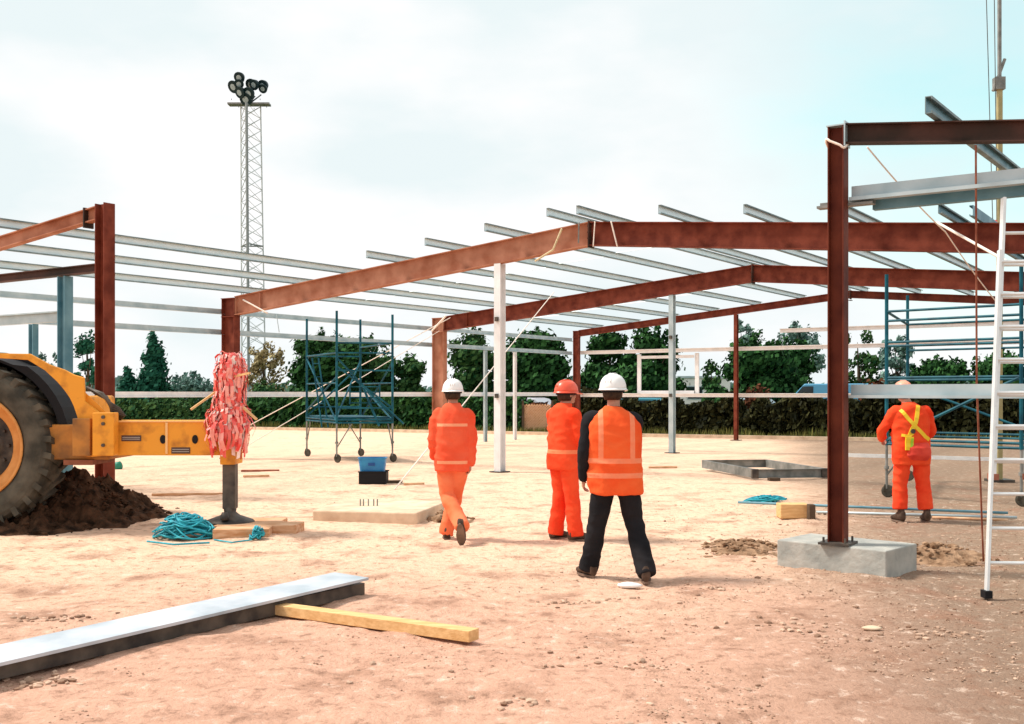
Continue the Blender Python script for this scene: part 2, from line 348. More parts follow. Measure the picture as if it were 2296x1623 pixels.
for px, py, r, lb in ((1411, 1315, .085, 'flat white stone lying just in front of the black trousered man'), (1955, 1412, .055, 'pale stone half sunk in the rough soil in the right foreground')):
    q = MB(); g = G(px, py); q.ball((g.x, g.y, 0.012), (r * 1.3, r * .8, r * .3), 10, 7, jit=.12)
    tag(q.build('stone', M['helmet'] if px < 1500 else M['concrete_pale'], smooth=True, loc=(g.x, g.y, 0)), lb, 'stone')

# ------------------------------------------------------------------ steel building: frames
PH = 0.597; p_ = Vector((math.sin(PH), math.cos(PH), 0)); d_ = Vector((math.cos(PH), -math.sin(PH), 0))
O2 = Vector((-7.12, 27.1, 0)); HS = 10.5; EV = 4.07; SL = 0.0925
def B(t, s, z=0): return O2 + d_ * t + p_ * s + Zv * z
def rz_(t): return EV + SL * min(t, 2 * HS - t)
def frame(s, label, depth, width, mleft, mright, mcol, left=True, right=True):
    r = thing('portal_frame', label, 'steel frame', B(0, s), group='red portal frames of the steel building')
    def col(t):
        q = MB(); h = rz_(t); q.prof([(x, y + depth / 2) for x, y in ipoly(depth, width)], B(t, s, 0.03), B(t, s, h - 0.012), p_, d_)
        o = q.build('column', mcol, r)
        q = MB(); c = B(t, s, 0.015); q.prof([(-.2, -.2), (.2, -.2), (.2, .2), (-.2, .2)], c - Zv * .012, c + Zv * .012, p_, d_)
        for a in (-.14, .14):
            for e in (-.09, .09): q.tube([c + p_ * a + d_ * e, c + p_ * a + d_ * e + Zv * .06], .014, 6)
        q.build_each('base_plate', M['darksteel'], r)
        q = MB()                                       # knee stiffeners
        for hh in (depth + .01, 0.02):
            q.prof([(-width / 2 - .012, -depth / 2 - .012), (width / 2 + .012, -depth / 2 - .012), (width / 2 + .012, depth / 2 + .012), (-width / 2 - .012, depth / 2 + .012)], B(t, s, h - hh - .008), B(t, s, h - hh + .010), p_, d_)
        q.build_each('stiffener', mcol, r)
    col(0); col(2 * HS)
    e = depth / 2 + .004
    for a, bb, mm in ((e, HS - .014, mleft), (HS + .014, 2 * HS - e, mright)):
        q = MB(); q.prof(ipoly(depth, width), B(a, s, rz_(a)), B(bb, s, rz_(bb)), p_, Zv); o = q.build('rafter', mm, r)
        q2 = MB()
        for tt in ([a + .02, a + .9] if a < 5 else [bb - .02, bb - .9]):
            q2.prof([(-width / 2 + .01, -.022), (width / 2 - .01, -.022), (width / 2 - .01, -depth + .022), (-width / 2 + .01, -depth + .022)], B(tt - .006, s, rz_(tt)), B(tt + .006, s, rz_(tt)), p_, Zv)
        q2.build_each('web_stiffener', mm, o)
    q = MB(); h = rz_(HS); q.prof([(-width / 2 - .01, .02), (width / 2 + .01, .02), (width / 2 + .01, -depth - .04), (-width / 2 - .01, -depth - .04)], B(HS - .013, s, h), B(HS + .013, s, h), p_, Zv)
    for zz in (.08, .2, .32):
        for a in (-.06, .06): q.tube([B(HS - .05, s, h - zz) + p_ * a, B(HS + .05, s, h - zz) + p_ * a], .012, 6)
    q.build('apex_plate', M['oxide_brown'], r)
    return r
frame(0, 'nearest complete red portal frame with a pale dusty left rafter', .47, .20, M['oxide_dusty'], M['oxide'], M['oxide'])
frame(8.55, 'middle red portal frame behind the white post, ropes tied at its left knee', .45, .20, M['oxide'], M['oxide'], M['oxide_dusty'])
frame(17.1, 'farthest and slimmest red portal frame in front of the trees', .24, .16, M['oxide'], M['oxide_dark'], M['oxide'])

# near left part of the gable frame
s1 = -8.0; T1 = 6.24
r = thing('end_frame', 'red gable post with rafter sloping down to the left behind the yellow machine', 'steel frame', B(T1, s1))
q = MB(); q.prof([(x, y + .12) for x, y in ipoly(.24, .20)], B(T1, s1, 0), B(T1, s1, rz_(T1) + .01), p_, d_); q.build('column', M['oxide'], r)
q = MB(); q.prof(ipoly(.22, .14), B(0, s1, rz_(0)), B(T1 - .125, s1, rz_(T1 - .125)), p_, Zv); q.build('rafter', M['oxide_dusty'], r)
q = MB(); q.prof([(-.09, .02), (.09, .02), (.09, -.30), (-.09, -.30)], B(T1 - .45, s1, rz_(T1 - .45) - .0), B(T1 - .42, s1, rz_(T1 - .42)), p_, Zv); q.build('end_plate', M['oxide_brown'], r)
q = MB(); q.prof([(x, y + .11) for x, y in ipoly(.22, .16)], B(0, s1, 0), B(0, s1, rz_(0) - .23), p_, d_); q.build('column', M['oxide'], r)
q = MB(); q.prof(ipoly(.14, .12), B(-1, s1, 3.72), B(T1 - .125, s1, 3.72), p_, Zv); q.build('tie_beam', M['oxide_brown'], r)
for px, Yt, lb, wd in ((146, 3.57, 'blue grey steel post under the tie beam left of the red gable post', .2), (75, 2.82, 'short dark blue grey post standing farthest left behind the machine', .13)):
    rt = (px - CX) / F; tt = ((rt * 20.48) + 11.62 - 0) / 1.0
    a = B(0, s1); tt = (rt * a.y - a.x) / (d_.x - rt * d_.y); q = MB()
    rr_ = thing('wind_post', lb, 'steel post', B(tt, s1), group='steel posts under the roof')
    q.prof([(x, y + wd / 2) for x, y in ipoly(wd, wd * .8)], B(tt, s1, 0), B(tt, s1, Yt), p_, d_); q.build('shaft', M['galv_blue'], rr_)
    q = MB(); c = B(tt, s1, .01); q.prof([(-.15, -.15), (.15, -.15), (.15, .15), (-.15, .15)], c - Zv * .01, c + Zv * .012, p_, d_); q.build('base_plate', M['darksteel'], rr_)
q = MB(); q.prof(zed(.17, .06), B(-1, s1 + .1, 2.85), B(5.0, s1 + .1, 2.85), p_, Zv)
tag(q.build('wall_rail', M['galv'], loc=B(0, s1)), 'galvanised rail at the far left edge joining the blue grey post', 'wall rail', 'galvanised wall rails')

# near right column, beam and plinth
rc = Vector((3.03, 9.95, 0))
def R(u, z=0, s=0): return rc + d_ * u + p_ * s + Zv * z
r = thing('corner_frame', 'nearest dark red column on the grey concrete plinth with brown beam to the right', 'steel frame', R(0, .26))
q = MB(); q.prof([(x, y + .075) for x, y in ipoly(.15, .15, .012, .01)], R(0, .262), R(0, 4.12), p_, d_); q.build('column', M['oxide_dark'], r, bevel=.002)
q = MB(); q.prof(ipoly(.185, .12, .012, .01), R(.082, 4.14), R(3.0, 3.79), p_, Zv); q.build('rafter', M['oxide_brown'], r)
q = MB(); q.prof([(-.15, -.14), (.15, -.14), (.15, .14), (-.15, .14)], R(0, .253), R(0, .274), p_, d_)
for a in (-.11, .11):
    for e in (-.1, .1): q.tube([R(e, .27) + p_ * a, R(e, .32) + p_ * a], .011, 6)
q.build_each('base_plate', M['darksteel'], r)
q = MB(); q.prof([(-.08, .02), (.08, .02), (.08, -.21), (-.08, -.21)], R(.078, 4.14), R(.09, 4.14), p_, Zv); q.prof([(-.08, 0), (.08, 0), (.08, -.012), (-.08, -.012)], R(-.085, 4.134), R(.0785, 4.134), p_, Zv); q.build_each('end_plate', M['galv'], r)
q = MB(); q.prof([(x, y + .075) for x, y in ipoly(.15, .15, .012, .01)], R(3.0, 0), R(3.0, 3.6), p_, d_); q.build('column', M['oxide_dark'], r)
q = MB(); ra = .022; pts = []                                   # sling wrapped at the column head
for k in range(25):
    a = k / 24 * 2 * math.pi; pts.append(R(0, 3.96 + .05 * math.sin(a * 2)) + d_ * (.095 * math.copysign(abs(math.cos(a)) ** .5, math.cos(a))) + p_ * (.095 * math.copysign(abs(math.sin(a)) ** .5, math.sin(a))))
q.tube(pts, .012, 6); tag(q.build('rope_sling', M['ropewhite'], loc=R(0, 4), smooth=True), 'pale rope sling looped round the head of the nearest column', 'rope')
# plinth
pl = MB(); g0 = G(1742, 1268); g1 = G(1992, 1299); dd = (g1 - g0).normalized(); back = Vector((-dd.y, dd.x, 0))
pl.prof([(0, -.05), (.66, -.05), (.66, .25), (0, .25)], g0, g1 - dd * .02, back, Zv)
tag(pl.build('plinth', M['concrete'], bevel=.012, loc=rc), 'square grey concrete plinth under the nearest red column', 'plinth')
def mound(name, pxs, c, rx, ry, h, m_, lb, cat, lump=.12, seed=0, n=60, hole=None):
    q = MB(); vv = []
    for j in range(n + 1):
        for i in range(n + 1):
            u = i / n * 2 - 1; v = j / n * 2 - 1; x = c[0] + u * rx; y = c[1] + v * ry
            rr = math.sqrt(u * u + v * v) * (1 + .25 * noise.noise(Vector((x * 1.3, y * 1.3, seed)))); k = max(0, 1 - rr)
            k = k * k * (3 - 2 * k) if k < .5 else k * k * (3 - 2 * k)
            z = h * k + (lump * noise.noise(Vector((x * 3, y * 3, seed + 3))) + lump * .55 * noise.noise(Vector((x * 9, y * 9, seed))) + lump * .35 * noise.noise(Vector((x * 21, y * 21, seed)))) * min(1, k * 4) - .03
            vv.append((x, y, z))
    q.add(vv, [(j * (n + 1) + i, j * (n + 1) + i + 1, (j + 1) * (n + 1) + i + 1, (j + 1) * (n + 1) + i) for j in range(n) for i in range(n)])
    sd = rs
    for k in range(int(rx * ry * 160)):
        u = sd.gauss(0, .42); v = sd.gauss(0, .42)
        rr = math.hypot(u, v)
        if rr > 1.05: continue
        kk = max(0, 1 - rr * (1 + .25 * noise.noise(Vector(((c[0] + u * rx) * 1.3, (c[1] + v * ry) * 1.3, seed))))); kk = kk * kk * (3 - 2 * kk)
        stone(q, c[0] + u * rx, c[1] + v * ry, h * kk - .005, sd.uniform(.015, .05))
    return tag(q.build(name, m_, loc=(c[0], c[1], 0)), lb, cat)
a = G(1680, 1235); mound('spoil_heap', None, (a.x - .05, a.y + .1), .62, .75, .10, M['soil_dry'], 'low heap of loose brown soil left of the grey plinth', 'soil heap', .05, 4)
a = G(2095, 1245); mound('spoil_heap', None, (a.x + .02, a.y), .62, .75, .11, M['soil_dry'], 'low heap of loose dark soil right of the grey plinth', 'soil heap', .05, 9)
mound('soil_mound', None, (-5.95, 14.2), 1.5, 2.0, .60, M['soil'], 'dark brown mound of soil beside the big machine wheel', 'soil mound', .19, 2, 90)

# white and grey wind posts
for t_, s_, mm, w_, lb, top in ((8.3, 0, 'galv_white', .20, 'white steel post under the dusty rafter right of the walking man', None), (8.15, 8.55, 'galv', .17, 'grey galvanised post under the middle frame right of the white helmet', None), (6.5, 17.1, 'oxide', .15, 'slim dark red post under the farthest frame', None)):
    r = thing('wind_post', lb, 'steel post', B(t_, s_), group='steel posts under the roof')
    dep = .47 if s_ == 0 else (.45 if s_ < 10 else .24)
    h = rz_(t_) - dep - .004; q = MB(); q.prof([(x, y + w_ / 2) for x, y in ipoly(w_, w_ * .8, .012, .01)], B(t_, s_, 0), B(t_, s_, h), d_, p_); q.build('shaft', M[mm], r)
    q = MB()
    for hz in (3.2, 1.6):
        if mm != 'oxide': q.prof([(-.04, -.045), (.04, -.045), (.04, .045), (-.04, .045)], B(t_ - .03, s_ - w_ / 2 - .012, hz), B(t_ + .04, s_ - w_ / 2 - .012, hz), p_, Zv)
    if q.v: q.build_each('cleat', M['darksteel'], r)
    q = MB(); c = B(t_, s_, .012); q.prof([(-.16, -.16), (.16, -.16), (.16, .16), (-.16, .16)], c - Zv * .01, c + Zv * .01, p_, d_); q.build_each('base_plate', M['darksteel'], r)
# side wall and gable rails
zs = zed(.13, .05, .018)
ords = ['top', 'second', 'lowest']
GW = 'galvanised wall rails'
for z0, lb in ((3.66, 'top'), (3.14, 'second'), (1.56, 'lowest, eye level')):
    q = MB(); q.prof(zs, B(-.27, s1 - .5, z0), B(-.27, 17.2, z0), d_, Zv)
    tag(q.build('wall_rail', M['galv_white' if z0 < 2 else 'galv'], loc=B(0, 0)), '%s galvanised rail along the left eave wall of the building' % lb, 'wall rail', GW)
for z0, t0, t1, lb in ((3.75, 8.0, 21.0, 'upper pale rail across the right half of the far end wall'), (3.16, 0, 21.0, 'middle pale rail across the far end wall against the trees'), (1.52, 0, 21.0, 'lowest pale rail across the far end wall above the hedge')):
    q = MB(); q.prof(zs, B(t0, 17.35, z0), B(t1, 17.35, z0), p_, Zv); tag(q.build('wall_rail', M['galv_white'], loc=B(0, 17)), lb, 'wall rail', GW)
# openings trimmed with light steel
for sv, hh, mm, lb in ((2.75, 3.12, 'galv', 'thin grey door jamb in the left wall behind the white post'), (4.55, 3.12, 'galv_white', 'thin white door jamb in the left wall right of the white post')):
    q = MB(); q.prof(chan(.15, .06), B(-.2, 8.55 + sv, 0), B(-.2, 8.55 + sv, hh), d_, p_); tag(q.build('door_jamb', M[mm], loc=B(0, 8.55 + sv)), lb, 'door jamb')
r = thing('window_frame', 'pale steel window opening in the far end wall beside the grey post', 'window frame', B(2.8, 17.3))
def tg(px, s):
    a = B(0, s); rt = (px - CX) / F; return (rt * a.y - a.x) / (d_.x - rt * d_.y)
ta, tb = tg(1427, 17.3), tg(1557, 17.3)
for tt in (ta, tb):
    q = MB(); q.prof(chan(.14, .06), B(tt, 17.5, 1.66), B(tt, 17.5, 3.12), p_, d_); q.build('jamb', M['galv_white'], r)
for z0 in (3.0, 1.7):
    q = MB(); q.prof(chan(.1, .06), B(ta + .08, 17.46, z0), B(tb - .08, 17.46, z0), p_, Zv); q.build('head' if z0 > 2 else 'sill', M['galv_white'], r)
# rails at near right
q = MB(); q.prof(zed(.14, .085, .03, .006), R(.09, 3.44, .12), R(3.2, 3.44, .12), -p_, Zv); tag(q.build('wall_rail', M['galv'], loc=R(0)), 'upper galvanised rail running right from the nearest column', 'wall rail', GW)
q = MB(); q.prof(zed(.06, .10, .02, .006), R(-.22, 3.40, .16), R(.3, 3.40, .16), -p_, Zv); tag(q.build('rail_sleeve', M['steelgrey'], loc=R(0)), 'short dark cleat poking out left of the nearest column', 'steel cleat')
q = MB(); q.prof(chan(.10, .08), R(.25, 3.42, .24), R(3.2, 3.42, .24), p_, Zv); tag(q.build('wall_rail', M['galv_blue'], loc=R(0)), 'second galvanised rail tucked just under the upper right rail', 'wall rail', GW)
q = MB(); q.prof(zed(.12, .075, .025, .006), R(.09, 1.61, .1), R(3.2, 1.61, .1), -p_, Zv); tag(q.build('wall_rail', M['galv'], loc=R(0)), 'galvanised rail at head height in front of the harnessed worker', 'wall rail', GW)

# purlins
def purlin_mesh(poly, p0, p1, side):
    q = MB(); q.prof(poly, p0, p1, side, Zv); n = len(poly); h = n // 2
    q.m = [0 if (i % h == 2 or (n - 2 - i) == 2) else 1 for i in range(n)] + [1, 1]  # pale web; flanges and lips take the painted shade
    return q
PM = None
zp = thick([(-.05, .02), (-.05, 0), (0, 0), (0, .155), (-.05, .155), (-.05, .137)], .008)
zps = thick([(-.05, .02), (-.05, 0), (0, 0), (0, .14), (-.05, .14), (-.05, .12)], .008)
ol = ['lowest', 'second', 'third', 'fourth', 'fifth', 'sixth', 'topmost']
tl = [.7, 2.3, 3.9, 5.5, 7.1, 8.7, 10.22]
for i, t_ in enumerate(tl):
    sa = -9.1 if t_ < 5 else (-1.1 + .1 * math.sin(i * 5))
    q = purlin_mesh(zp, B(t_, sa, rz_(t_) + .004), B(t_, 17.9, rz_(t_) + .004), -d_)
    tag(q.build('purlin', [M['purlin'], M['purlin_edge_shade']], loc=B(t_, 0, rz_(t_))), '%s long galvanised purlin from the eave on the left roof slope' % ol[i], 'purlin', 'galvanised roof purlins')
tr = [10.85, 12.55, 14.15, 15.8, 17.3, 18.95, 20.4]; og = ['first', 'second', 'third', 'fourth', 'fifth', 'sixth', 'seventh']
for i, t_ in enumerate(tr):
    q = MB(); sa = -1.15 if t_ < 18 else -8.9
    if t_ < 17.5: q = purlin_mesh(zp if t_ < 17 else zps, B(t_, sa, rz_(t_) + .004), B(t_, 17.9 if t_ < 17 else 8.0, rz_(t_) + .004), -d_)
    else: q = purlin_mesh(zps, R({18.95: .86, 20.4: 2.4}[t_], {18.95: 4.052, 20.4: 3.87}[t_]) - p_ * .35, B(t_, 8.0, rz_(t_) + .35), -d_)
    tag(q.build('purlin', [M['galv_blue'] if 17 < t_ < 20 else M['purlin'], M['purlin_edge_shade']], loc=B(t_, 0, rz_(t_))), '%s galvanised purlin right of the ridge on the right roof slope' % og[i], 'purlin', 'galvanised roof purlins')
q = MB()
for t_, sa in ((17.75, -.9),): q.prof(zp, B(t_, sa, rz_(t_) + .004), B(t_, 7.5, rz_(t_) + .004), d_, Zv)
tag(q.build('purlin', M['galv_blue'], loc=B(17.75, 0, 4)), 'bluish loose purlin beside the red hook on the near frame', 'purlin', 'galvanised roof purlins')
# thin sag rods between the purlins
k = 0
for s_ in (4.2, 12.8):
    q = MB()
    for a_, b_ in zip(tl[:-1], tl[1:]): q.tube([B(a_, s_, rz_(a_) + .14), B(b_, s_, rz_(b_) + .08)], .008, 5)
    tag(q.build('sag_rods', M['galv'], loc=B(5, s_, 4)), 'row of thin sag rods between purlins of the %s bay' % ('near' if s_ < 5 else 'far'), 'sag rod')
# galvanised cleats on left rafter top
# ------------------------------------------------------------------ ropes
def rope(name, pts, rad, m_, lb, cat='rope', sag=0.0, nseg=14):
    q = MB(); out_ = []
    for a_, b_ in zip(pts[:-1], pts[1:]):
        a_, b_ = Vector(a_), Vector(b_)
        for k in range(nseg): f = k / nseg; out_.append(a_.lerp(b_, f) - Zv * sag * 4 * f * (1 - f))
    out_.append(Vector(pts[-1])); q.tube(out_, rad, 6)
    return tag(q.build(name, m_, smooth=True, loc=pts[-1]), lb, cat)
rope('rope', [P(1242, 655, 31.6), G(884, 1098)], .013, M['ropewhite'], 'long pale rope from the middle rafter down to the ground beside the walking man')
rope('rope', [P(1010, 712, 33.6), G(480, 996)], .014, M['ropewhite'], 'upper pale guy rope from the knee of the middle frame past the scaffold')
rope('rope', [P(985, 742, 33.6), G(520, 1020)], .011, M['ropewhite'], 'lower pale guy rope from the middle frame crossing the scaffold')
rope('rope', [P(1260, 512, 21.2), P(1240, 560, 21.3), P(1200, 585, 21.6)], .02, M['ropeyellow'], 'short rope looped over the dusty rafter near its ridge')
rope('rope', [P(1334, 496, 20.7), P(1330, 553, 20.7)], .012, M['ropewhite'], 'pale strap hanging over the right rafter next to the ridge')
rope('rope', [P(1370, 496, 20.4), P(1384, 553, 20.4)], .015, M['ropewhite'], 'second pale strap on the right rafter slightly away from the ridge')
rope('rope', [P(1298, 498, 20.8), P(1297, 545, 20.8)], .016, M['steelgrey'], 'dark clamp rod hanging left of the ridge plate', 'clamp')
rope('rope', [P(1945, 330, 9.6), P(2120, 520, 12.5), P(2245, 690, 15)], .008, M['ropewhite'], 'thin slanting rope from the brown beam across the right of the frame', sag=.03)
rope('rope', [P(2100, 498, 17.2), P(2265, 590, 15.2)], .022, M['ropewhite'], 'thick pale rope slanting down over the right rafter behind the ladder')
rope('rope', [P(545, 672, 26.3), P(600, 702, 26.0)], .02, M['ropewhite'], 'pale lashing across the left knee of the dusty rafter')
rope('rope', [P(1000, 708, 33.3), P(968, 742, 33.5)], .03, M['ropewhite'], 'pale lashing round the knee of the middle frame')
rope('cable', [P(2188, 325, 9.25), P(2190, 860, 9.8), G(2205, 1258)], .009, M['rust'], 'thin rusty cable hanging from the brown beam to the ground left of the ladder', 'cable')
rope('rope', [P(620, 705, 25), P(626, 745, 25)], .01, M['galv'], 'short cord dangling under the dusty rafter')

# ------------------------------------------------------------------ floodlight mast
YM = 75.0; mc = P(566, 882, YM); mc.z = 0; k = YM / F
r = thing('floodlight_mast', 'tall pale lattice mast topped by a ring of dark floodlights', 'light mast', mc)
zt = P(560, 236, YM).z; hw = 23 * k
def leg_at(i, z):
    a = math.radians((-90, 30, 150)[i]); f = 1.0 + .22 * (1 - z / zt)
    lean = -7 * k * (z / zt)
    return Vector((mc.x + lean + math.cos(a) * hw * 1.12 * f, mc.y + math.sin(a) * hw * 1.12 * f, z))
for i in range(3):
    q = MB(); q.tube([leg_at(i, 0), leg_at(i, zt)], .10 if i == 0 else .05, 6); q.build('leg', M['mastdark'] if i == 0 else M['mast'], r)
q = MB(); nb = 26
for j in range(nb):
    z0 = zt * j / nb; z1 = zt * (j + 1) / nb
    for i in range(3):
        a_, b_ = i, (i + 1) % 3
        q.tube([leg_at(a_, z0), leg_at(b_, z1)], .026, 4)
        q.tube([leg_at(a_, z1), leg_at(b_, z0)], .020, 4)
q.build('lattice', M['mast'], r)
q = MB()
for z0 in (P(0, 550, YM).z,):
    for i in range(3): q.tube([leg_at(i, z0), leg_at((i + 1) % 3, z0)], .05, 5)
q.build('band', M['mastdark'], r)
tp = Vector((mc.x - 7 * k, mc.y, zt))
q = MB(); q.box((tp.x - 1.45, tp.y - .35, zt), (tp.x + 1.45, tp.y + .35, zt + .12))
q.build('platform', M['steelgrey'], r)
q = MB()
for a in range(8):
    an = a * math.pi / 4; c = tp + Vector((math.cos(an) * 1.4, math.sin(an) * 1.4, .1)); q.tube([c, c + Zv * .1], .02, 4)
for px, py in ((539, 215), (556, 215), (572, 215), (586, 212)):
    c = P(px, py, YM); q.tube([tp + Zv * .1, c], .05, 5)
q.build_each('bracket', M['lampcase'], r)
for px, py, rd, dy in ((540, 176, .40, -.3), (523, 192, .45, .2), (541, 193, .34, -.6), (561, 185, .42, .4), (574, 193, .38, -.4), (590, 190, .40, .1), (545, 213, .42, -.7), (564, 215, .45, -.7), (556, 226, .45, -.5), (592, 200, .32, -.2)):
    c = P(px, py, YM) + Vector((0, dy, 0)); q = MB(); ax = Vector((random.uniform(-.6, .6), -.75, -.5)).normalized()
    q.lathe([(.12, -.35), (.3 * rd / .42, -.2), (rd, .05), (rd, .12), (.05, .12)], c, ax, 16); hd = q.build('floodlight', M['lampcase'], r)
    q = MB(); q.lathe([(rd * .5, .125), (rd * .5, .14), (.02, .145)], c, ax, 14); q.build('lens', M['lampglass'], hd)

# ------------------------------------------------------------------ trees, hedge, backdrop
def leafcloud(mb, c, rr, nleaf, size, rnd, shell=.8):
    for _ in range(nleaf):
        while True:
            v = Vector((rnd.uniform(-1, 1), rnd.uniform(-1, 1), rnd.uniform(-1, 1)))
            if v.length <= 1: break
        v = v.normalized() * (v.length ** shell) * (1 + .75 * rnd.random() ** 4)
        p = Vector(c) + Vector((v.x * rr[0], v.y * rr[1], v.z * rr[2]))
        nrm = (v + Vector((rnd.uniform(-1, 1), rnd.uniform(-1, 1), rnd.uniform(-1, 1))) * .9).normalized()
        a = nrm.orthogonal().normalized(); b_ = nrm.cross(a); s = size * rnd.uniform(.6, 1.4)
        mb.add([p - a * s, p - b_ * s * .6, p + a * s, p + b_ * s * .6], [(0, 1, 2, 3)])
def tree(name, lb, px, Y, top, hwid, mk, nclump=16, nl=230, size=.13, zlow=.9, seed=1, dens=1, cone=False, cat='tree'):
    rnd = random.Random(seed); g = P(px, 0, Y); x = g.x; h = CH + (HY - top) / F * Y; wv = hwid / F * Y
    r = thing(name, lb, cat, (x, Y, 0), group='trees beyond the hedge')
    q = MB(); q.tube([(x, Y, -.1), (x + .05, Y, h * .35), (x - .05, Y + .05, h * .85)], [.05 * h ** .8, .035 * h ** .8, .012], 7)
    cr = MB()
    for i in range(nclump if cone else int(nclump * 1.35)):
        if cone:
            f = (i + .5) / nclump; z = zlow + (h - zlow) * f; wr = wv * (1 - f) ** .85 + .05; a = rnd.uniform(0, 6.28); o_ = wr * rnd.uniform(.1, .55)
            c = Vector((x + math.cos(a) * o_, Y + math.sin(a) * o_, z)); rr = (wr * .65 + .05, wr * .65 + .05, (h - zlow) / nclump * 1.7)
        else:
            u = rnd.uniform(-1, 1); v = rnd.uniform(-1, 1); wz = rnd.random()
            cr_ = wv * rnd.uniform(.2, .44); lim = max(.1, wv - cr_)
            c = Vector((x + u * lim, Y + v * lim * .8, zlow + cr_ * .6 + (h - zlow - cr_ * 1.3) * wz * (1 - .28 * abs(u)))); rr = (cr_, cr_, cr_ * rnd.uniform(.65, .95))
        leafcloud(cr, c, rr, int(nl * dens * (1.45 if nl > 200 else 1)), size, rnd)
        if not cone or i % 3 == 0: q.tube([(x, Y, min(h * .45, c.z * .6)), c], [.035, .01], 5)
    if not cone:
        for i in range(9):                              # ragged top sprays
            u = rnd.uniform(-.8, .8); c = Vector((x + u * wv, Y, h - abs(u) * .2 * h - rnd.uniform(0, .25))); leafcloud(cr, c, (.16, .2, .38), int(30 * dens), size * .8, rnd)
    q.build('trunk', M['bark'], r, smooth=True); cr.build('crown', M[mk], r)
tree('conifer_tree', 'dark pointed conifer between the left red post and the dusty rafter column', 345, 60, 762, 66, 'leaf_teal', 13, 260, .14, .6, 11, cone=True)
tree('conifer_tree', 'low dark shrubby conifer just left of the pointed one', 285, 60, 838, 42, 'leaf_teal', 7, 220, .13, .4, 12, cone=True)
tree('sapling', 'thin ragged teal green tree left of the red gable post', 197, 50, 748, 34, 'leaf_teal', 9, 90, .12, .8, 13)
tree('bare_tree', 'thin yellowish tree with open branches behind the lattice mast', 592, 66, 768, 52, 'leaf_yellow', 14, 70, .13, .5, 14)
tree('broadleaf_tree', 'large dark green tree standing behind the scaffold tower', 725, 58, 742, 92, 'leaf_dark', 24, 300, .15, .4, 15)
tree('broadleaf_tree', 'green tree at the right of the scaffold tower with light patches', 825, 60, 762, 72, 'leaf_mid', 16, 260, .15, .4, 16)
tree('broadleaf_tree', 'small mid green tree left of the middle frame knee', 918, 60, 798, 42, 'leaf_mid', 10, 230, .14, .3, 17)
tree('broadleaf_tree', 'green leafy tree between the middle frame column and the white post', 1062, 57, 742, 68, 'leaf_mid', 18, 250, .15, .4, 18)
tree('broadleaf_tree', 'dark wide tree between the white post and the orange helmet', 1195, 56, 736, 82, 'leaf_dark', 24, 300, .15, .3, 19)
tree('broadleaf_tree', 'dark tree just right of the pale gap above the orange helmet', 1368, 56, 742, 66, 'leaf_dark', 20, 300, .15, .3, 20)
tree('broadleaf_tree', 'dark bushy tree behind the window opening and grey post', 1458, 55, 730, 72, 'leaf_dark', 22, 300, .15, .3, 21)
tree('broadleaf_tree', 'dense dark green tree right of the slim red post', 1700, 52, 752, 86, 'leaf_dark', 24, 310, .14, .3, 22)
tree('broadleaf_tree', 'dark rounded tree left of the nearest red column', 1780, 54, 760, 60, 'leaf_dark', 18, 300, .14, .3, 23)
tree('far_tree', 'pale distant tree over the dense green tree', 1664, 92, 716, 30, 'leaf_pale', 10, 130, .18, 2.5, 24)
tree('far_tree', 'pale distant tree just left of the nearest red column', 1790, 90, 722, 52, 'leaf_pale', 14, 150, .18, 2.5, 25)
tree('birch_tree', 'thin open tree with pale leaves right of the nearest red column', 1925, 62, 735, 50, 'leaf_mid', 16, 75, .14, .5, 26)
tree('birch_tree', 'sparse tree behind the right scaffold post', 2010, 64, 752, 48, 'leaf_pale', 14, 80, .15, .5, 27)
tree('broadleaf_tree', 'low dark tree behind the harnessed worker', 2105, 54, 802, 80, 'leaf_dark', 18, 280, .14, .2, 28)
tree('broadleaf_tree', 'low dark tree at the right edge behind the ladder', 2240, 52, 790, 80, 'leaf_dark', 18, 280, .14, .2, 29)
tree('small_bush', 'small bright green bush left of the slim red post', 1597, 60, 812, 22, 'leaf_mid', 6, 150, .13, .3, 30)
tree('sapling', 'thin dark sapling in the pale gap above the orange helmet', 1318, 60, 838, 24, 'leaf_dark', 6, 60, .13, .3, 31)
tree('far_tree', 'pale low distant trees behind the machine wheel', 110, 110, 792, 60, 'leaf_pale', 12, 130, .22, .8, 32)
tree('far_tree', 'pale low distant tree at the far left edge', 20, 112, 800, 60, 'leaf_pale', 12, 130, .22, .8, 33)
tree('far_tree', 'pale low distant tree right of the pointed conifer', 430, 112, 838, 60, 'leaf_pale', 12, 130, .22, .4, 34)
for bx_, by_, bt_, bw_, bm_k, bs_ in ((600, 53.5, 858, 40, 'leaf_mid', 41), (1010, 48, 862, 45, 'leaf_dark', 42), (1300, 45, 872, 30, 'leaf_hedge', 43), (1610, 42.5, 868, 38, 'leaf_dark', 44), (1700, 41.8, 876, 30, 'leaf_brown', 45), (1960, 39.8, 862, 40, 'leaf_brown', 46), (2140, 38.6, 850, 55, 'leaf_dark', 47)):
    tree('hedge_bush', {600: 'green bush poking above the hedge left of the scaffold tower', 1010: 'dark bush above the hedge behind the walking man', 1300: 'small dark bush above the hedge between the helmeted men', 1610: 'dark bush above the hedge left of the slim red post', 1700: 'small reddish brown bush right of the slim red post', 1960: 'reddish brown bush beside the harnessed worker', 2140: 'dark bush behind the right scaffold'}[bx_], bx_, by_ + 1.2, bt_, bw_, bm_k, 8, 230, .11, .1, bs_, cat='bush')
h0 = Vector((-42, 64.6, 0)); h1 = Vector((40, 25, 0)); hd = (h1 - h0).normalized(); hp = Vector((-hd.y, hd.x, 0))
rnd = random.Random(5)
def hpt(px):  # on hedge front line
    rt = (px - CX) / F; u = (rt * h0.y - h0.x) / (hd.x - rt * hd.y); return u
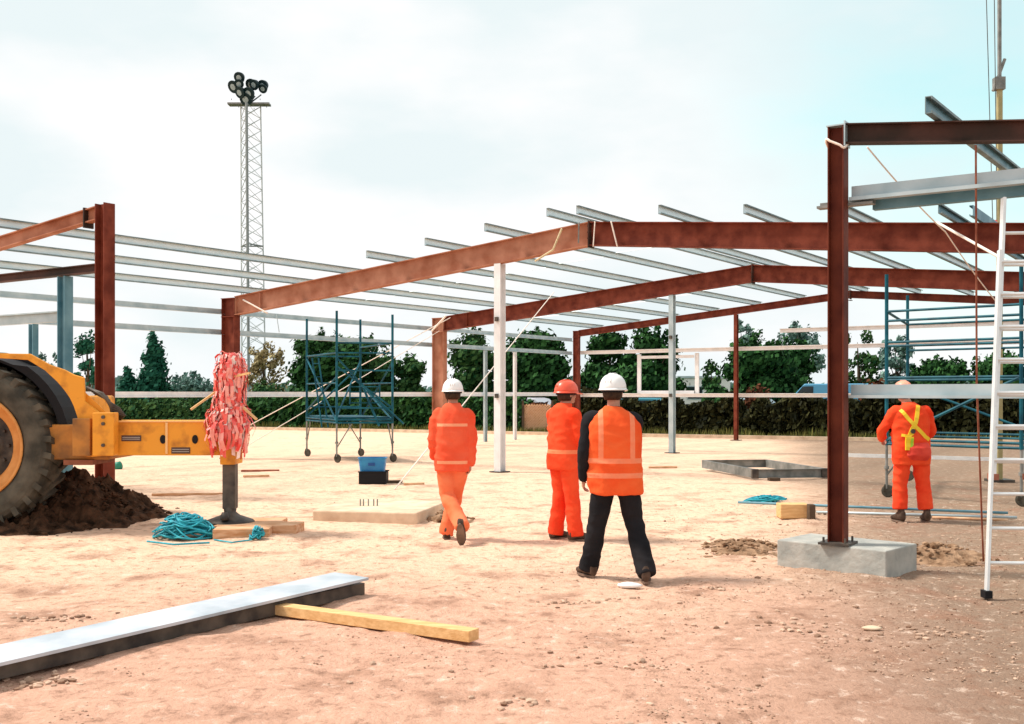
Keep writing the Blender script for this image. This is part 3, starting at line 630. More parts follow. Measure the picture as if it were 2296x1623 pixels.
def hedge(pa, pb, ht, mk, lb, n, size=.13, hj=.25, off=.9):
    q = MB(); ua, ub = hpt(pa), hpt(pb)
    L_ = ub - ua
    for i in range(n):
        u = ua + L_ * rnd.random(); top = ht * (1 + 2.2 * hj * noise.noise(Vector((u * .45, 3, 0))) + .4 * noise.noise(Vector((u * 1.7, 7, 0))))
        z = top * (rnd.random() ** .8); w_ = rnd.uniform(-.8, .8) * (1 - .3 * z / top)
        c = h0 + hd * u + hp * (off + w_) + Zv * z
        nr = Vector((rnd.uniform(-1, 1), rnd.uniform(-1.2, .6), rnd.uniform(-.6, 1))).normalized(); a_ = nr.orthogonal().normalized(); b_ = nr.cross(a_); s = size * rnd.uniform(.6, 1.5)
        q.add([c - a_ * s, c - b_ * s * .6, c + a_ * s, c + b_ * s * .6], [(0, 1, 2, 3)])
    c = h0 + hd * (ua + ub) / 2
    # woody core
    return tag(q.build('hedge', M[mk], loc=c + hp * off), lb, 'hedge', 'hedges along the site edge')
hedge(-250, 560, 1.35, 'leaf_mid', 'low green hedge behind the yellow outrigger beam', 9000, .12)
hedge(540, 1165, 1.5, 'leaf_dark', 'dark green hedge behind the scaffold tower', 8000, .13)
hedge(1232, 1640, 1.35, 'leaf_hedge', 'dark hedge behind the men and the grey post', 9000)
hedge(1640, 1990, 1.5, 'leaf_hedge', 'dark hedge behind the nearest red column', 8500)
hedge(1960, 2700, 1.55, 'leaf_hedge', 'dark hedge behind the harnessed worker', 9500)
q = MB()
for i in range(9000):
    u = hpt(-300) + (hpt(2700) - hpt(-300)) * rnd.random(); c = h0 + hd * u + hp * rnd.uniform(-.75, .25) + Zv * .0
    hh = rnd.uniform(.08, .38) * (1 + .8 * noise.noise(Vector((u * .6, 1, 1)))); a_ = Vector((rnd.uniform(-1, 1), rnd.uniform(-1, 1), 0)).normalized() * .035; tl_ = Vector((rnd.uniform(-.12, .12), rnd.uniform(-.1, .1), hh))
    q.add([c - a_, c + a_, c + tl_], [(0, 1, 2)])
tag(q.build('grass', M['grass'], loc=(0, 0, 0)), 'rough grass verge along the foot of the hedge', kind='stuff')
q = MB(); c0 = h0 - hp * 1.0; q.prof([(-.1, -.02), (.1, -.02), (.1, .12), (-.1, .12)], c0, h1 - hp * 1.0, hp, Zv); tag(q.build('kerb', M['concrete_pale'], loc=c0), 'low concrete kerb along the hedge', kind='structure')
# lattice fence panel
r = thing('lattice_fence', 'brown lattice fence panel between the white jamb and the orange helmeted man', 'fence', h0 + hd * hpt(1200) + hp * .3)
ua, ub = hpt(1166), hpt(1232); q = MB()
def HP(u, z, o=.3): return h0 + hd * u + hp * o + Zv * z
nl_ = 11
for i in range(nl_ + 8):
    for sg in (0, 1):
        a_ = ua + (ub - ua) * (i - 8) / nl_; pts = []
        for f in (0, 1):
            u = a_ + 1.15 * f; z = (.1 + 1.1 * f) if sg == 0 else (1.2 - 1.1 * f); pts.append((u, z))
        if pts[0][0] < ua:
            f = (ua - pts[0][0]) / 1.15; pts[0] = (ua, pts[0][1] + (pts[1][1] - pts[0][1]) * f)
        if pts[1][0] > ub:
            f = (ub - pts[0][0]) / (pts[1][0] - pts[0][0]); pts[1] = (ub, pts[0][1] + (pts[1][1] - pts[0][1]) * f)
        if pts[1][0] - pts[0][0] < .05: continue
        q.bar(HP(pts[0][0], pts[0][1], .3 + sg * .02), HP(pts[1][0], pts[1][1], .3 + sg * .02), .012, .04)
q.build('lattice', M['wood_pad'], r)
for u in (ua, ub):
    q = MB(); q.bar(HP(u, 0, .28), HP(u, 1.35, .28), .09, .09); q.build('post', M['bark'], r)
hedge(1160, 1240, 1.2, 'leaf_brown', 'short brown leaved hedge behind the lattice panel', 1500, off=1.3)
# far treeline
q = MB()
for i in range(9000):
    a = rnd.uniform(-.75, .75); Yf = rnd.uniform(170, 200); x = a * Yf; top = 2.2 + 2.0 * noise.noise(Vector((x * .05, 0, 0))) + 1.5 * noise.noise(Vector((x * .2, 4, 0))); z = rnd.random() * max(.8, top + 1)
    nr = Vector((rnd.uniform(-1, 1), -1, rnd.uniform(-1, 1))).normalized(); a_ = nr.orthogonal().normalized(); b_ = nr.cross(a_); c = Vector((x, Yf, z)); s = .8
    q.add([c - a_ * s, c - b_ * s * .7, c + a_ * s, c + b_ * s * .7], [(0, 1, 2, 3)])
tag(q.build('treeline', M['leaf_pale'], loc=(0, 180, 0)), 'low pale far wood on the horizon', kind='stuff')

# vehicles and cabin behind the hedge
M['glass'] = mat('car glass', (0.02, 0.03, 0.035), 0.08)
def car(px, Y, colr, lb, van=False, rz=-.45, Ln=4.2):
    g = P(px, 0, Y); m_ = mat('car paint', colr, .25); r = thing('parked_van' if van else 'parked_car', lb, 'van' if van else 'car', (g.x, Y, 0), rz, group='vehicles parked behind the hedge')
    h = 2.1 if van else 1.45; hl = Ln / 2; q = MB()
    if van: pr = [(-hl, .35), (-hl, h - .1), (-hl + .15, h), (hl - 1.5, h), (hl - .7, 1.25), (hl - .1, 1.05), (hl, .8), (hl, .35)]
    else: pr = [(-hl, .35), (-hl, .85), (-hl + .2, .95), (-hl + .75, h - .06), (-hl + 1.1, h), (.35, h), (.6, h - .05), (1.15, .95), (hl - .15, .8), (hl, .65), (hl, .35)]
    q.prof(pr, (0, -.83, 0), (0, .83, 0), Vector((1, 0, 0)), Zv); bd = q.build('body', m_, r, bevel=.05, local=True)
    q = MB(); wn = [(hl - 1.42, h - .12), (hl - .85, 1.28), (hl - 1.9, 1.28), (hl - 1.9, h - .12)] if van else [(-hl + .9, h - .12), (.4, h - .12), (.95, .98), (-hl + .45, .98)]
    q.prof(wn, (0, -.84, 0), (0, .84, 0), Vector((1, 0, 0)), Zv); q.build('side_window', M['glass'], bd, local=True)
    for xx in (-hl + .8, hl - .85):
        for yy in (-.75, .75):
            q = MB(); q.lathe([(.31, -.1), (.33, -.07), (.33, .07), (.31, .1)], (xx, yy, .33), (0, 1, 0), 20); wv = q.build('wheel', M['rubber'], r, local=True)
            q = MB(); q.lathe([(.19, -.012), (.19, .012)], (xx, yy + math.copysign(.1, yy), .33), (0, 1, 0), 14); q.build('rim', M['alu'], wv, local=True)
    for yy in (-.6, .6):
        q = MB(); q.box((hl - .03, yy - .16, .62), (hl + .015, yy + .16, .76)); q.build('headlight', M['lampglass'], r, local=True)
car(1460, 49.5, (.05, .25, .33), 'teal blue car roof showing behind the hedge left of the grey post')
car(1190, 50.5, (.55, .55, .6), 'silver car roof showing behind the lattice fence')
car(1690, 46, (.35, .45, .5), 'grey blue car behind the hedge right of the slim red post')
car(1850, 50, (.10, .32, .5), 'light blue van behind the hedge left of the nearest column', van=True, rz=2.7, Ln=4.6)
r = thing('site_cabin', 'white site cabin seen between the grey post and slim red post', 'cabin', P(1570, 0, 78) - Zv * P(1570, 0, 78).z, .1)
q = MB(); q.box((-1.9, -1.1, .2), (1.9, 1.1, 2.75)); q.build('wall', mat('white cabin paint', (.75, .73, .7), .5, 0, (.82, .8, .78), 3), r, local=True)
q = MB(); q.box((-2.0, -1.2, 2.75), (2.0, 1.2, 2.9)); q.build('roof', M['galv'], r, local=True)
q = MB(); q.box((-1.3, -1.13, 1.2), (-.1, -1.08, 2.2)); wf = q.build('window', M['galv'], r, local=True)
q = MB(); q.box((-1.22, -1.15, 1.28), (-.18, -1.125, 2.12)); q.build('pane', M['glass'], wf, local=True)
q = MB(); q.box((.6, -1.13, .25), (1.4, -1.08, 2.2)); q.build('door', M['steelgrey'], r, local=True)

# ------------------------------------------------------------------ scaffold towers
def scaffold(corners, ztop, levels, plat, lb, rails, mm='teal', deck=True):
    c0 = sum(corners, Vector((0, 0, 0))) / 4; r = thing('scaffold_tower', lb, 'scaffold', c0)
    for i, c in enumerate(corners):
        q = MB(); q.tube([c + Zv * (plat - .02), c + Zv * ztop[i]], .03, 8); q.build('standard', M[mm], r)
        q = MB(); q.tube([c + Zv * .14, c + Zv * (plat - .021)], .022, 8); q.lathe([(.04, 0), (.04, .05)], c + Zv * .45, Zv, 8); lg = q.build('adjustable_leg', M['steelgrey'], r)
        q = MB(); q.lathe([(.085, -.025), (.1, -.015), (.1, .015), (.085, .025)], c + Zv * .1 + Vector((.02, 0, 0)), (.5, .8, 0), 18); q.bar(c + Zv * .1 - Vector((.03, 0, 0)), c + Zv * .2 - Vector((.0, 0, 0)), .07, .02); q.build('castor', M['rubber'], lg)
        q = MB(); nb_ = corners[(i + 1) % 4]; dr = (nb_ - c).normalized(); q.tube([c + Zv * .35, c + dr * .35 + Zv * (plat - .03)], .016, 6); q.build('strut', M['steelgrey'], r)
    q = MB()
    for z in (plat, plat + .07):
        for i in range(4): q.tube([corners[i] + Zv * z, corners[(i + 1) % 4] + Zv * z], .024, 6)
    q.build('base_frame', M[mm], r)
    q = MB(); ins = [c.lerp(c0, .06) for c in corners]
    if deck: q.add([c + Zv * (plat + .10) for c in ins] + [c + Zv * (plat + .135) for c in ins], [(0, 1, 2, 3), (7, 6, 5, 4), (0, 4, 5, 1), (1, 5, 6, 2), (2, 6, 7, 3), (3, 7, 4, 0)]); q.build('deck', M[mm], r)
    for z, pairs in levels:
        for a_, b_ in pairs:
            q = MB(); q.tube([corners[a_] + Zv * z, corners[b_] + Zv * z], .022, 6); q.build('ledger', M[mm], r)
    for (a_, za, b_, zb) in rails:
        q = MB(); q.tube([corners[a_] + Zv * za, corners[b_] + Zv * zb], .024, 6); q.build('brace', M[mm], r)
    return r
def gp(px, Y): v = P(px, 0, Y); v.z = 0; return v
cs = [gp(755, 25.5), gp(880, 25.8), gp(808, 28.2), gp(688, 28)]
sc1 = scaffold(cs, [3.62, 3.55, 3.6, 3.6], [(2.86, [(0, 1), (1, 2)]), (2.62, [(0, 1), (3, 0), (2, 3)]), (1.9, [(3, 0), (1, 2)]), (2.2, [(0, 1)]), (1.3, [(0, 1), (2, 3)])], .95, 'teal painted mobile scaffold tower on castors behind the blue box', [(3, 2.55, 0, .98), (0, 2.5, 1, 1.1), (1, 2.4, 2, .98), (2, 2.4, 3, 1.05), (0, 1.1, 2, 2.5), (0, 2.05, 3, 1.2), (2, 1.9, 1, 1.0), (1, 1.3, 0, 2.3)])
q = MB(); c = cs[0].lerp(cs[1], .5)
q = MB(); a_ = cs[3].lerp(cs[0], .1); b_ = a_ + (cs[1] - cs[0]) * .25
for e in (0, .35):
    q.tube([P(700 + e * 40, 803, 26.8), P(722 + e * 40, 958, 26.3)], .022, 6)
for f in range(5): q.tube([P(702 + f * 4.2, 815 + f * 30, 26.7), P(716 + f * 4.2, 815 + f * 30, 26.7)], .014, 5)
q.build('ladder_frame', M['teal'], sc1)
q = MB(); q.tube([P(840, 890, 25.9), P(905, 950, 25.6)], .022, 6); q.tube([P(815, 870, 25.9), P(850, 955, 25.7)], .03, 6); q.build_each('brace', M['teal'], sc1)
q = MB()
for k in range(4): q.tube([(-.36, 0, .02 + k * .13), (.36, 0, .02 + k * .13)], .016, 6)
for k in (-.36, .36): q.tube([(k, 0, -.02), (k, 0, .46)], .02, 6)
o = q.build('guard_panel', M['teal'], sc1, local=True); o.location = P(818, 905, 25.9) - wloc(sc1)
cs = [gp(1988, 17.0), gp(2290, 15.6), gp(2345, 18.6), gp(2035, 20.2)]
sc2 = scaffold(cs, [3.54, 3.54, 3.54, 3.5], [(2.95, [(0, 1), (3, 2), (0, 3)]), (2.80, [(0, 1)]), (2.46, [(0, 1), (3, 2)]), (2.40, [(0, 1)]), (1.9, [(0, 1), (3, 2)]), (1.86, [(0, 1)])], .85, 'teal scaffold tower at the right behind the harnessed worker', [(1, 1.9, 0, .9), (3, 1.8, 2, .9)], deck=False)

# ------------------------------------------------------------------ yellow machine with outrigger
KM = 12.8 / F
def Q(px, py, Y=12.8): return P(px, py, Y)
wc = Q(-45, 1000, 12.95)
r = thing('mobile_crane', 'yellow wheeled crane cropped at the left edge with its outrigger beam extended', 'mobile crane', (wc.x, 13.2, 0))
wh = thing('wheel', None, None, wc - wloc(r)); wh.parent = r
tr_ = MB(); Rw = 1.0
tr_.lathe([(.60, -.20), (.64, -.24), (.69, -.285), (.74, -.30), (.80, -.31), (.87, -.30), (.92, -.27), (.955, -.2), (.965, 0), (.955, .2), (.92, .27), (.8, .31), (.66, .28), (.60, .22)], wc, (0, 1, 0), 64, closed=True)
for i in range(30):
    for sg in (-1, 1):
        a = 2 * math.pi * (i + (.5 if sg > 0 else 0)) / 30; ca, sa = math.cos(a), math.sin(a); rad = Vector((ca, 0, sa)); tan = Vector((-sa, 0, ca)); ax = Vector((0, 1, 0))
        pts = []
        for (ya, tw, r0, r1) in ((.02 * sg, .0, .94, 1.0), (.29 * sg, .10, .88, .985)):
            for rr_ in (r0, r1):
                for tt in (-.035, .035): pts.append(wc + rad * rr_ + tan * (tt + tw) + ax * ya)
        tr_.add(pts, [(0, 1, 3, 2), (4, 6, 7, 5), (0, 4, 5, 1), (2, 3, 7, 6), (0, 2, 6, 4), (1, 5, 7, 3)])
ty = tr_.build('tyre', M['rubber'], wh, smooth=False)
q = MB(); q.lathe([(.615, -.21), (.645, -.265), (.625, -.275), (.60, -.26), (.585, -.20), (.56, -.185), (.50, -.165), (.475, -.15), (.455, -.10), (.445, .16), (.30, .18), (.28, .2), (.10, .2)], wc, (0, 1, 0), 48, caps=False); q.build('rim', M['rim'], wh, smooth=True)
q = MB(); q.lathe([(.40, .17), (.40, .14), (.24, .12), (.20, .10), (.16, -.02), (.12, -.06), (.02, -.06)], wc, (0, 1, 0), 24)
for i in range(10):
    a = i * math.pi / 5; c = wc + Vector((math.cos(a) * .30, .14, math.sin(a) * .30)); q.tube([c, c - Vector((0, .06, 0))], .022, 6)
q.build('hub', M['darksteel'], wh, smooth=False)
# mudguard: top skin + side plate
q = MB(); rg = []
outer = [(-215, 905), (-170, 842), (-110, 805), (-45, 793), (0, 792), (66, 793), (110, 817), (144, 829), (165, 840), (187, 846), (190, 900), (222, 925), (250, 930), (262, 943), (250, 1020), (208, 1024)]
innr = [(-200, 925), (-160, 862), (-105, 818), (-45, 804), (0, 803), (62, 807), (100, 830), (128, 856), (144, 875), (156, 892), (165, 911), (172, 932), (177, 950), (180, 970), (182, 1000), (182, 1022)]
Yf = 12.62
n_ = len(outer); vv = []
for (px, py), (ix, iy) in zip(outer, innr):
    A = P(px, py, Yf); I = P(ix, iy, Yf); vv += [A, I, A + Vector((0, .05, 0)), I + Vector((0, .05, 0))]
fs = []
for i in range(n_ - 1):
    b0 = i * 4; b1 = b0 + 4
    fs += [(b0, b1, b1 + 1, b0 + 1), (b0 + 2, b0 + 3, b1 + 3, b1 + 2), (b0, b0 + 2, b1 + 2, b1), (b0 + 1, b1 + 1, b1 + 3, b0 + 3)]
fs += [(0, 1, 3, 2), (n_ * 4 - 4, n_ * 4 - 2, n_ * 4 - 1, n_ * 4 - 3)]
q.add(vv, fs); q.build('mudguard', M['yellow'], r, bevel=.008)
q = MB(); vv = []
for a in range(128, -8, -8):
    an = math.radians(a)
    for rr_ in (1.06, 1.16 if -20 < a < 60 else 1.09):
        for yy in (Yf + .16, Yf + .75): vv.append((wc.x + math.cos(an) * rr_, yy, wc.z + math.sin(an) * rr_))
k_ = len(vv) // 4; fs = []
for i in range(k_ - 1):
    b0 = i * 4; b1 = b0 + 4; fs += [(b0, b1, b1 + 1, b0 + 1), (b0 + 2, b0 + 3, b1 + 3, b1 + 2), (b0, b0 + 2, b1 + 2, b1), (b0 + 1, b1 + 1, b1 + 3, b0 + 3)]
fs += [(0, 1, 3, 2), (k_ * 4 - 4, k_ * 4 - 2, k_ * 4 - 1, k_ * 4 - 3)]
q.add(vv, fs); q.build('wheel_arch', M['black'], r)  # underside coloured black for the shadow above the tyre
q = MB(); a_ = [math.radians(x) for x in range(-12, 150, 6)]; q.prof([(wc.x + math.cos(x) * .7, wc.z + math.sin(x) * .7) for x in a_] + [(wc.x + math.cos(x) * 1.15, wc.z + math.sin(x) * 1.15) for x in a_[::-1]], (0, 13.33, 0), (0, 13.36, 0), Vector((1, 0, 0)), Zv); q.build('wheel_well_shade', M['black'], r)  # black panel added as the shadow behind the wheel
q = MB(); x0, x1 = P(150, 0, 13.0).x, P(262, 0, 13.0).x; q.box((x0 - .25, 12.75, .86), (x1, 13.7, 1.28)); q.build('chassis', M['yellow_dirty'], r, bevel=.02)
q = MB(); q.box((P(165, 0, 12.6).x, 12.56, P(0, 1022, 12.6).z), (P(205, 0, 12.6).x, 12.74, P(0, 938, 12.6).z)); q.build('step_box', M['yellow_dirty'], r, bevel=.01)
q = MB(); q.box((P(207, 0, 12.5).x, 12.50, P(0, 1022, 12.5).z), (P(255, 0, 12.5).x, 12.66, P(0, 925, 12.5).z)); fp = q.build('front_plate', M['yellow'], r, bevel=.01)
q = MB()
for py in (935, 950, 998):
    c = P(232, py, 12.5); q.tube([c + Vector((0, .02, 0)), c - Vector((0, .025, 0))], .022, 6)
q.build_each('bolt', M['darksteel'], fp)
q = MB(); q.add([P(192, 880, 12.7), P(262, 948, 12.7), P(192, 948, 12.7), P(192, 880, 12.76), P(262, 948, 12.76), P(192, 948, 12.76)], [(0, 1, 2), (5, 4, 3), (0, 3, 4, 1), (1, 4, 5, 2), (2, 5, 3, 0)]); q.build('gusset', M['yellow'], r)
q = MB()
for i in range(5):
    a_ = P(195 + i * 4, 868 + i * 3, 12.8); pts = [a_, P(225 + i * 5, 880 + i * 5 + random.uniform(-8, 8), 12.7), P(250, 905 + i * 5, 12.7), P(268 + i * 3, 915 + i * 4, 12.75), P(262, 948, 12.8)]
    q.tube(pts, .016, 6)
q.build_each('hose', M['darksteel'], r, smooth=True)
q = MB(); q.box((P(150, 0, 12.8).x, 12.7, .80), (P(215, 0, 12.8).x, 13.4, .86)); q.build('under_tray', mat('rusty tray', (.16, .05, .02), .8, 0, (.3, .1, .05), 5), r)
# low deck and body to the left, outside the picture
q = MB(); q.box((wc.x - 4.2, 13.38, .9), (x0 - .26, 15.3, 1.62)); q.build('body', M['yellow'], r, bevel=.04)
w2 = Vector((wc.x - 3.0, wc.y, wc.z))
for ww in (w2, w2 + Vector((0, 2.4, 0))):
    wl = bpy.data.objects.new('wheel', None); C.objects.link(wl); wl.parent = r; wl.location = ww - wloc(r)
    for ch in list(wh.children):
        c = ch.copy(); C.objects.link(c); c.parent = wl
# outrigger beam
xb0, xb1 = P(254, 0, 12.8).x, P(531, 0, 12.8).x; zb0, zb1 = P(0, 1020, 12.8).z, P(0, 942, 12.8).z
q = MB(); q.box((xb0, 12.70, zb0), (xb1, 12.98, zb1)); bm_ = q.build('outrigger_beam', M['yellow'], r, bevel=.012)
q = MB(); q.box((xb0 + .02, 12.682, zb1 - .02), (xb1 - .22, 12.70, zb1 - .006)); q.box((P(371, 0, 12.69).x, 12.684, zb0 + .02), (P(376, 0, 12.69).x, 12.699, zb1 - .025)); q.build_each('weld_seam', mat('pale chipped paint', (.85, .5, .2), .6), bm_)
for px in (365, 437):
    q = MB(); c = P(px, 985, 12.69); q.lathe([(.035, 0), (.035, .012)], (0, 0, 0), (0, -1, 0), 20)
    for v in q.v: v.z *= 1.5
    for v in q.v: v += c + Vector((0, .012, 0))
    q.build('hole', M['black'], bm_)
for px0, px1, py0, py1 in ((272, 316, 976, 989), (384, 426, 1003, 1017)):
    q = MB(); a_ = P(px0, py1, 12.69); b_ = P(px1, py0, 12.69); q.box((a_.x, 12.692, a_.z), (b_.x, 12.699, b_.z)); pk = q.build('plate', M['sign'], bm_)
    q = MB(); q.box((a_.x + .012, 12.688, a_.z + .02), (b_.x - .012, 12.6915, a_.z + .028)); q.box((a_.x + .012, 12.688, b_.z - .028), (b_.x - .012, 12.6915, b_.z - .02)); q.build_each('plate_line', mat('grey print', (.4, .36, .32), .6), pk)
xs0, xs1 = P(500, 0, 12.8).x, P(533, 0, 12.8).x
q = MB(); q.box((xs0 - .0, 12.66, P(0, 1040, 12.8).z), (xs1 + .004, 13.02, P(0, 965, 12.8).z - .0)); q.build('jack_sleeve', M['yellow'], r, bevel=.01)
q = MB(); q.box((xs0 + .01, 12.76, zb1), (xs1 - .03, 12.92, 1.95)); q.build('jack_cylinder', M['yellow'], r, bevel=.01)
xm = (P(500, 0, 12.8).x + P(528, 0, 12.8).x) / 2
q = MB(); q.box((xm - .075, 12.77, .27), (xm + .075, 12.92, P(0, 1040, 12.8).z + .02)); q.build('jack_leg', M['darksteel'], r, bevel=.006)
q = MB(); q.lathe([(.06, .30), (.075, .27), (.07, .23), (.12, .19), (.27, .135), (.29, .115), (.29, .112)], (xm, 12.84, 0), Zv, 28); q.lathe([(.035, .25), (.05, .19), (.05, .16)], (xm, 12.60, 0), Zv, 10); q.build_each('jack_foot', M['darksteel'], r, smooth=True)
# timber pad under the jack: separate sleepers
for i, (a0, a1, dz, lb) in enumerate(((G(470, 1212), G(598, 1210), 0, 'front timber sleeper of the jack pad behind the teal rope'), (G(478, 1200) , G(658, 1202), 0, 'middle longer timber sleeper of the jack pad'), (G(472, 1184), G(640, 1184), 0, 'rear timber sleeper of the jack pad'))):
    q = MB(); dr = (a1 - a0).normalized(); sd = Vector((-dr.y, dr.x, 0)); wd = (.30, .36, .34)[i]; oy = (0, .32, .70)[i]
    base = Vector((a0.x, 12.12 + oy, 0)); q.prof([(0, -.01), (wd, -.01), (wd, .108 + .004 * i), (0, .108 + .004 * i)], base, base + Vector((a1.x - a0.x, .08, 0)), sd, Zv)
    tag(q.build('sleeper', M['wood_pad'], bevel=.008, loc=base), lb, 'timber sleeper', 'timber sleepers under the jack')

# barrier tape bundle
bc = P(512, 0, 12.6); bx = bc.x; q = MB(); rnd = random.Random(12)
r = thing('tape_bundle', 'bushy bundle of red and white barrier tape hung over the outrigger end', 'barrier tape', (bx, 12.6, 1.1))
for i in range(820):
    z = 1.20 + .90 * rnd.random(); f = (z - 1.20) / .90; rad = (.195 * (1 - f) + .11 * f) * (1 + .12 * math.sin(f * 9)); a = rnd.uniform(0, 6.28)
    cx_ = bx + .0 + .03 * f; c = Vector((cx_ + math.cos(a) * rad * .35, 12.62 + math.sin(a) * rad * .35, z)); dr = Vector((math.cos(a), math.sin(a), 0)); tn = Vector((-dr.y, dr.x, 0))
    ln = rnd.uniform(.10, .34); rad *= rnd.uniform(.8, 1.3) if i % 6 else 1.55; w_ = rnd.uniform(.012, .024); up = rnd.uniform(.02, .09); pts = []
    for k in range(7):
        g_ = k / 6; pts.append(c + dr * rad * (.65 * math.sin(g_ * 2.2) + .05) * rnd.uniform(.9, 1.1) + tn * rnd.uniform(-.02, .02) + Zv * (up * math.sin(g_ * 3.1) - ln * g_ * g_))
    wv = (tn * math.cos(rnd.uniform(-.6, .6)) + Zv * rnd.uniform(-.5, .5)).normalized() * w_; ph = rnd.randint(0, 1) if rnd.random() < .8 else 0
    for k in range(6):
        q.cur = (1 if (k // 2 + ph + i) % 3 == 0 else 2) if ((k // 2 + ph + i) % 2 == 0) else 0
        q.add([pts[k] - wv, pts[k] + wv, pts[k + 1] + wv, pts[k + 1] - wv], [(0, 1, 2, 3)])
q.build('tape', [M['tape_red'], M['tape_white'], mat('faded pink tape', (.86, .26, .21), .4, 0, (.9, .42, .36), 8)], r)
for a_, b_ in ((P(510, 860, 12.6), P(428, 918, 12.35)), (P(520, 890, 12.6), P(575, 940, 12.4)), (P(500, 850, 12.6), P(560, 836, 12.35)), (P(515, 990, 12.6), P(508, 800, 12.6))):
    q = MB(); q.bar(a_, b_, .03, .022); q.build('stick', M['wood'], r)

# ------------------------------------------------------------------ rope heaps
def rope_heap(c, rx, ry, h, nloops, rad, m_, lb, seed):
    rnd = random.Random(seed); q = MB()
    for i in range(nloops):
        f = i / nloops; a0 = rnd.uniform(0, 6.28); tx = rnd.uniform(.35, 1) * rx * (1 - .35 * f); ty = rnd.uniform(.35, 1) * ry * (1 - .35 * f); tilt = rnd.uniform(-.9, .9); ox = rnd.uniform(-.3, .3) * rx; oy = rnd.uniform(-.25, .25) * ry; z0 = rad + h * .7 * f; pts = []
        for k in range(22):
            a = a0 + k / 21 * 6.1; x = math.cos(a) * tx * .75; y = math.sin(a) * ty * .75
            z = z0 + tilt * x * .45 + .02 * math.sin(a * 3 + i); rr_ = min(1, math.hypot((x + ox) / rx, (y + oy) / ry)); zm = h * (1 - rr_ ** 2.2) + rad
            pts.append((c.x + x + ox, c.y + y + oy, max(rad, min(zm, z + h * .3 * (1 - rr_)))))
        q.tube(pts, rad, 5)
    return tag(q.build('rope_heap', m_, smooth=True, loc=c), lb, 'rope')
a = G(400, 1210); rope_heap(a + Vector((0, .22, 0)), .40, .33, .27, 60, .010, M['ropeteal'], 'large tangled heap of teal rope left of the jack foot', 5)
a = G(575, 1211); rope_heap(a + Vector((0, .06, 0)), .10, .09, .15, 16, .009, M['ropeteal'], 'small knot of teal rope in front of the timber pad', 6)
rope('rope', [G(480, 1212) + Zv * .01, G(520, 1218) + Zv * .01, G(565, 1212) + Zv * .01], .009, M['ropeteal'], 'teal rope strand joining the big heap and the small knot')
rope('rope', [G(330, 1216) + Zv * .012, G(390, 1223) + Zv * .012, G(470, 1219) + Zv * .012], .011, M['ropeteal'], 'loose teal strand lying in front of the big rope heap')
a = G(1725, 1130); rope_heap(a + Vector((0, .1, 0)), .40, .14, .11, 18, .012, M['ropeteal'], 'flat teal rope heap lying left of the nearest column', 8)

# ------------------------------------------------------------------ foreground purlin and timber
a0 = G(-140, 1560); a1 = G(826, 1334); dr = (a1 - a0).normalized(); sd = Vector((-dr.y, dr.x, 0))
q = MB(); zz0, zz1 = .06, .10
up = (Zv).normalized()
r = thing('steel_channel', 'wide bright galvanised channel lying across the left foreground', 'steel channel', a0)
q.prof(thick([(.0, .022), (0, .04), (.37, .05), (.37, .03)], .006), a0 + Zv * zz0, a1 + Zv * zz1, sd, Zv); q.build('top_plate', mat('weathered zinc sheet', (.30, .37, .42), .45, .1, (.56, .60, .65), 2.2, .2, lo=.3, hi=.6), r)
q = MB(); q.prof([(.04, -.06), (.33, -.06), (.33, .036), (.04, .036)], a0 + Zv * zz0, a1 + Zv * (zz1 - .04), sd, Zv); q.build('web', M['darksteel'], r)  # galvanised side coloured dark for its backlit shade
t0 = G(600, 1377); t1 = G(1052, 1446); q = MB(); dt = (t1 - t0).normalized(); st = Vector((-dt.y, dt.x, 0))
q.prof([(0, 0), (.115, 0), (.115, .075), (0, .075)], t0 + Zv * 0, t1 + Zv * .015, st, Zv); tag(q.build('timber_batten', M['wood'], bevel=.004, loc=t0), 'pale yellow timber batten lying under the galvanised channel', 'timber')

# ------------------------------------------------------------------ centre plinth, box, planks
r = thing('low_plinth', 'low pale concrete pad with upright bolts left of the walking man', 'plinth', G(820, 1150))
g0 = G(700, 1170); g1 = G(935, 1176); q = MB(); dd = (g1 - g0).normalized(); bk = Vector((-dd.y, dd.x, 0)); q.prof([(0, -.03), (1.5, -.03), (1.5, .15), (0, .15)], g0, g1, bk, Zv); q.build('slab', M['concrete_pale'], r, bevel=.02)
for px in (808, 815, 826, 838, 846):
    q = MB(); c = G(px, 1134, .15); q.tube([c - Zv * .02, c + Zv * .09], .010, 6); q.build('bolt', M['steelgrey'], r)
a = G(985, 1168); mound('spoil_heap', None, (a.x + .1, a.y + .1), .45, .4, .12, M['soil_dry'], 'small lumps of brown soil right of the low pad', 'soil heap', .08, 20, 30)
r = thing('crate', 'black crate standing on the slab below the blue bucket', 'crate', G(835, 1085)); g = G(835, 1085)
q = MB(); hw_ = .25; bt = .21
for lo, hi in (((-hw_, 0, 0), (hw_, .02, bt)), ((-hw_, .36, 0), (hw_, .38, bt)), ((-hw_, .02, 0), (-hw_ + .02, .36, bt)), ((hw_ - .02, .02, 0), (hw_, .36, bt)), ((-hw_ + .02, .02, 0), (hw_ - .02, .36, .02))): q.box(lo, hi)
q.build('crate_box', M['black'], r, local=True)
q = MB(); q.box((-hw_ - .015, -.012, bt), (hw_ + .015, .02, bt + .02)); q.box((-hw_ - .015, .36, bt), (hw_ + .015, .392, bt + .02)); q.build('rim', M['black'], r, local=True)
r = thing('tub', 'blue plastic tub resting in the black crate', 'tub', g + Vector((-.02, .19, .0)))
q = MB(); rg = []
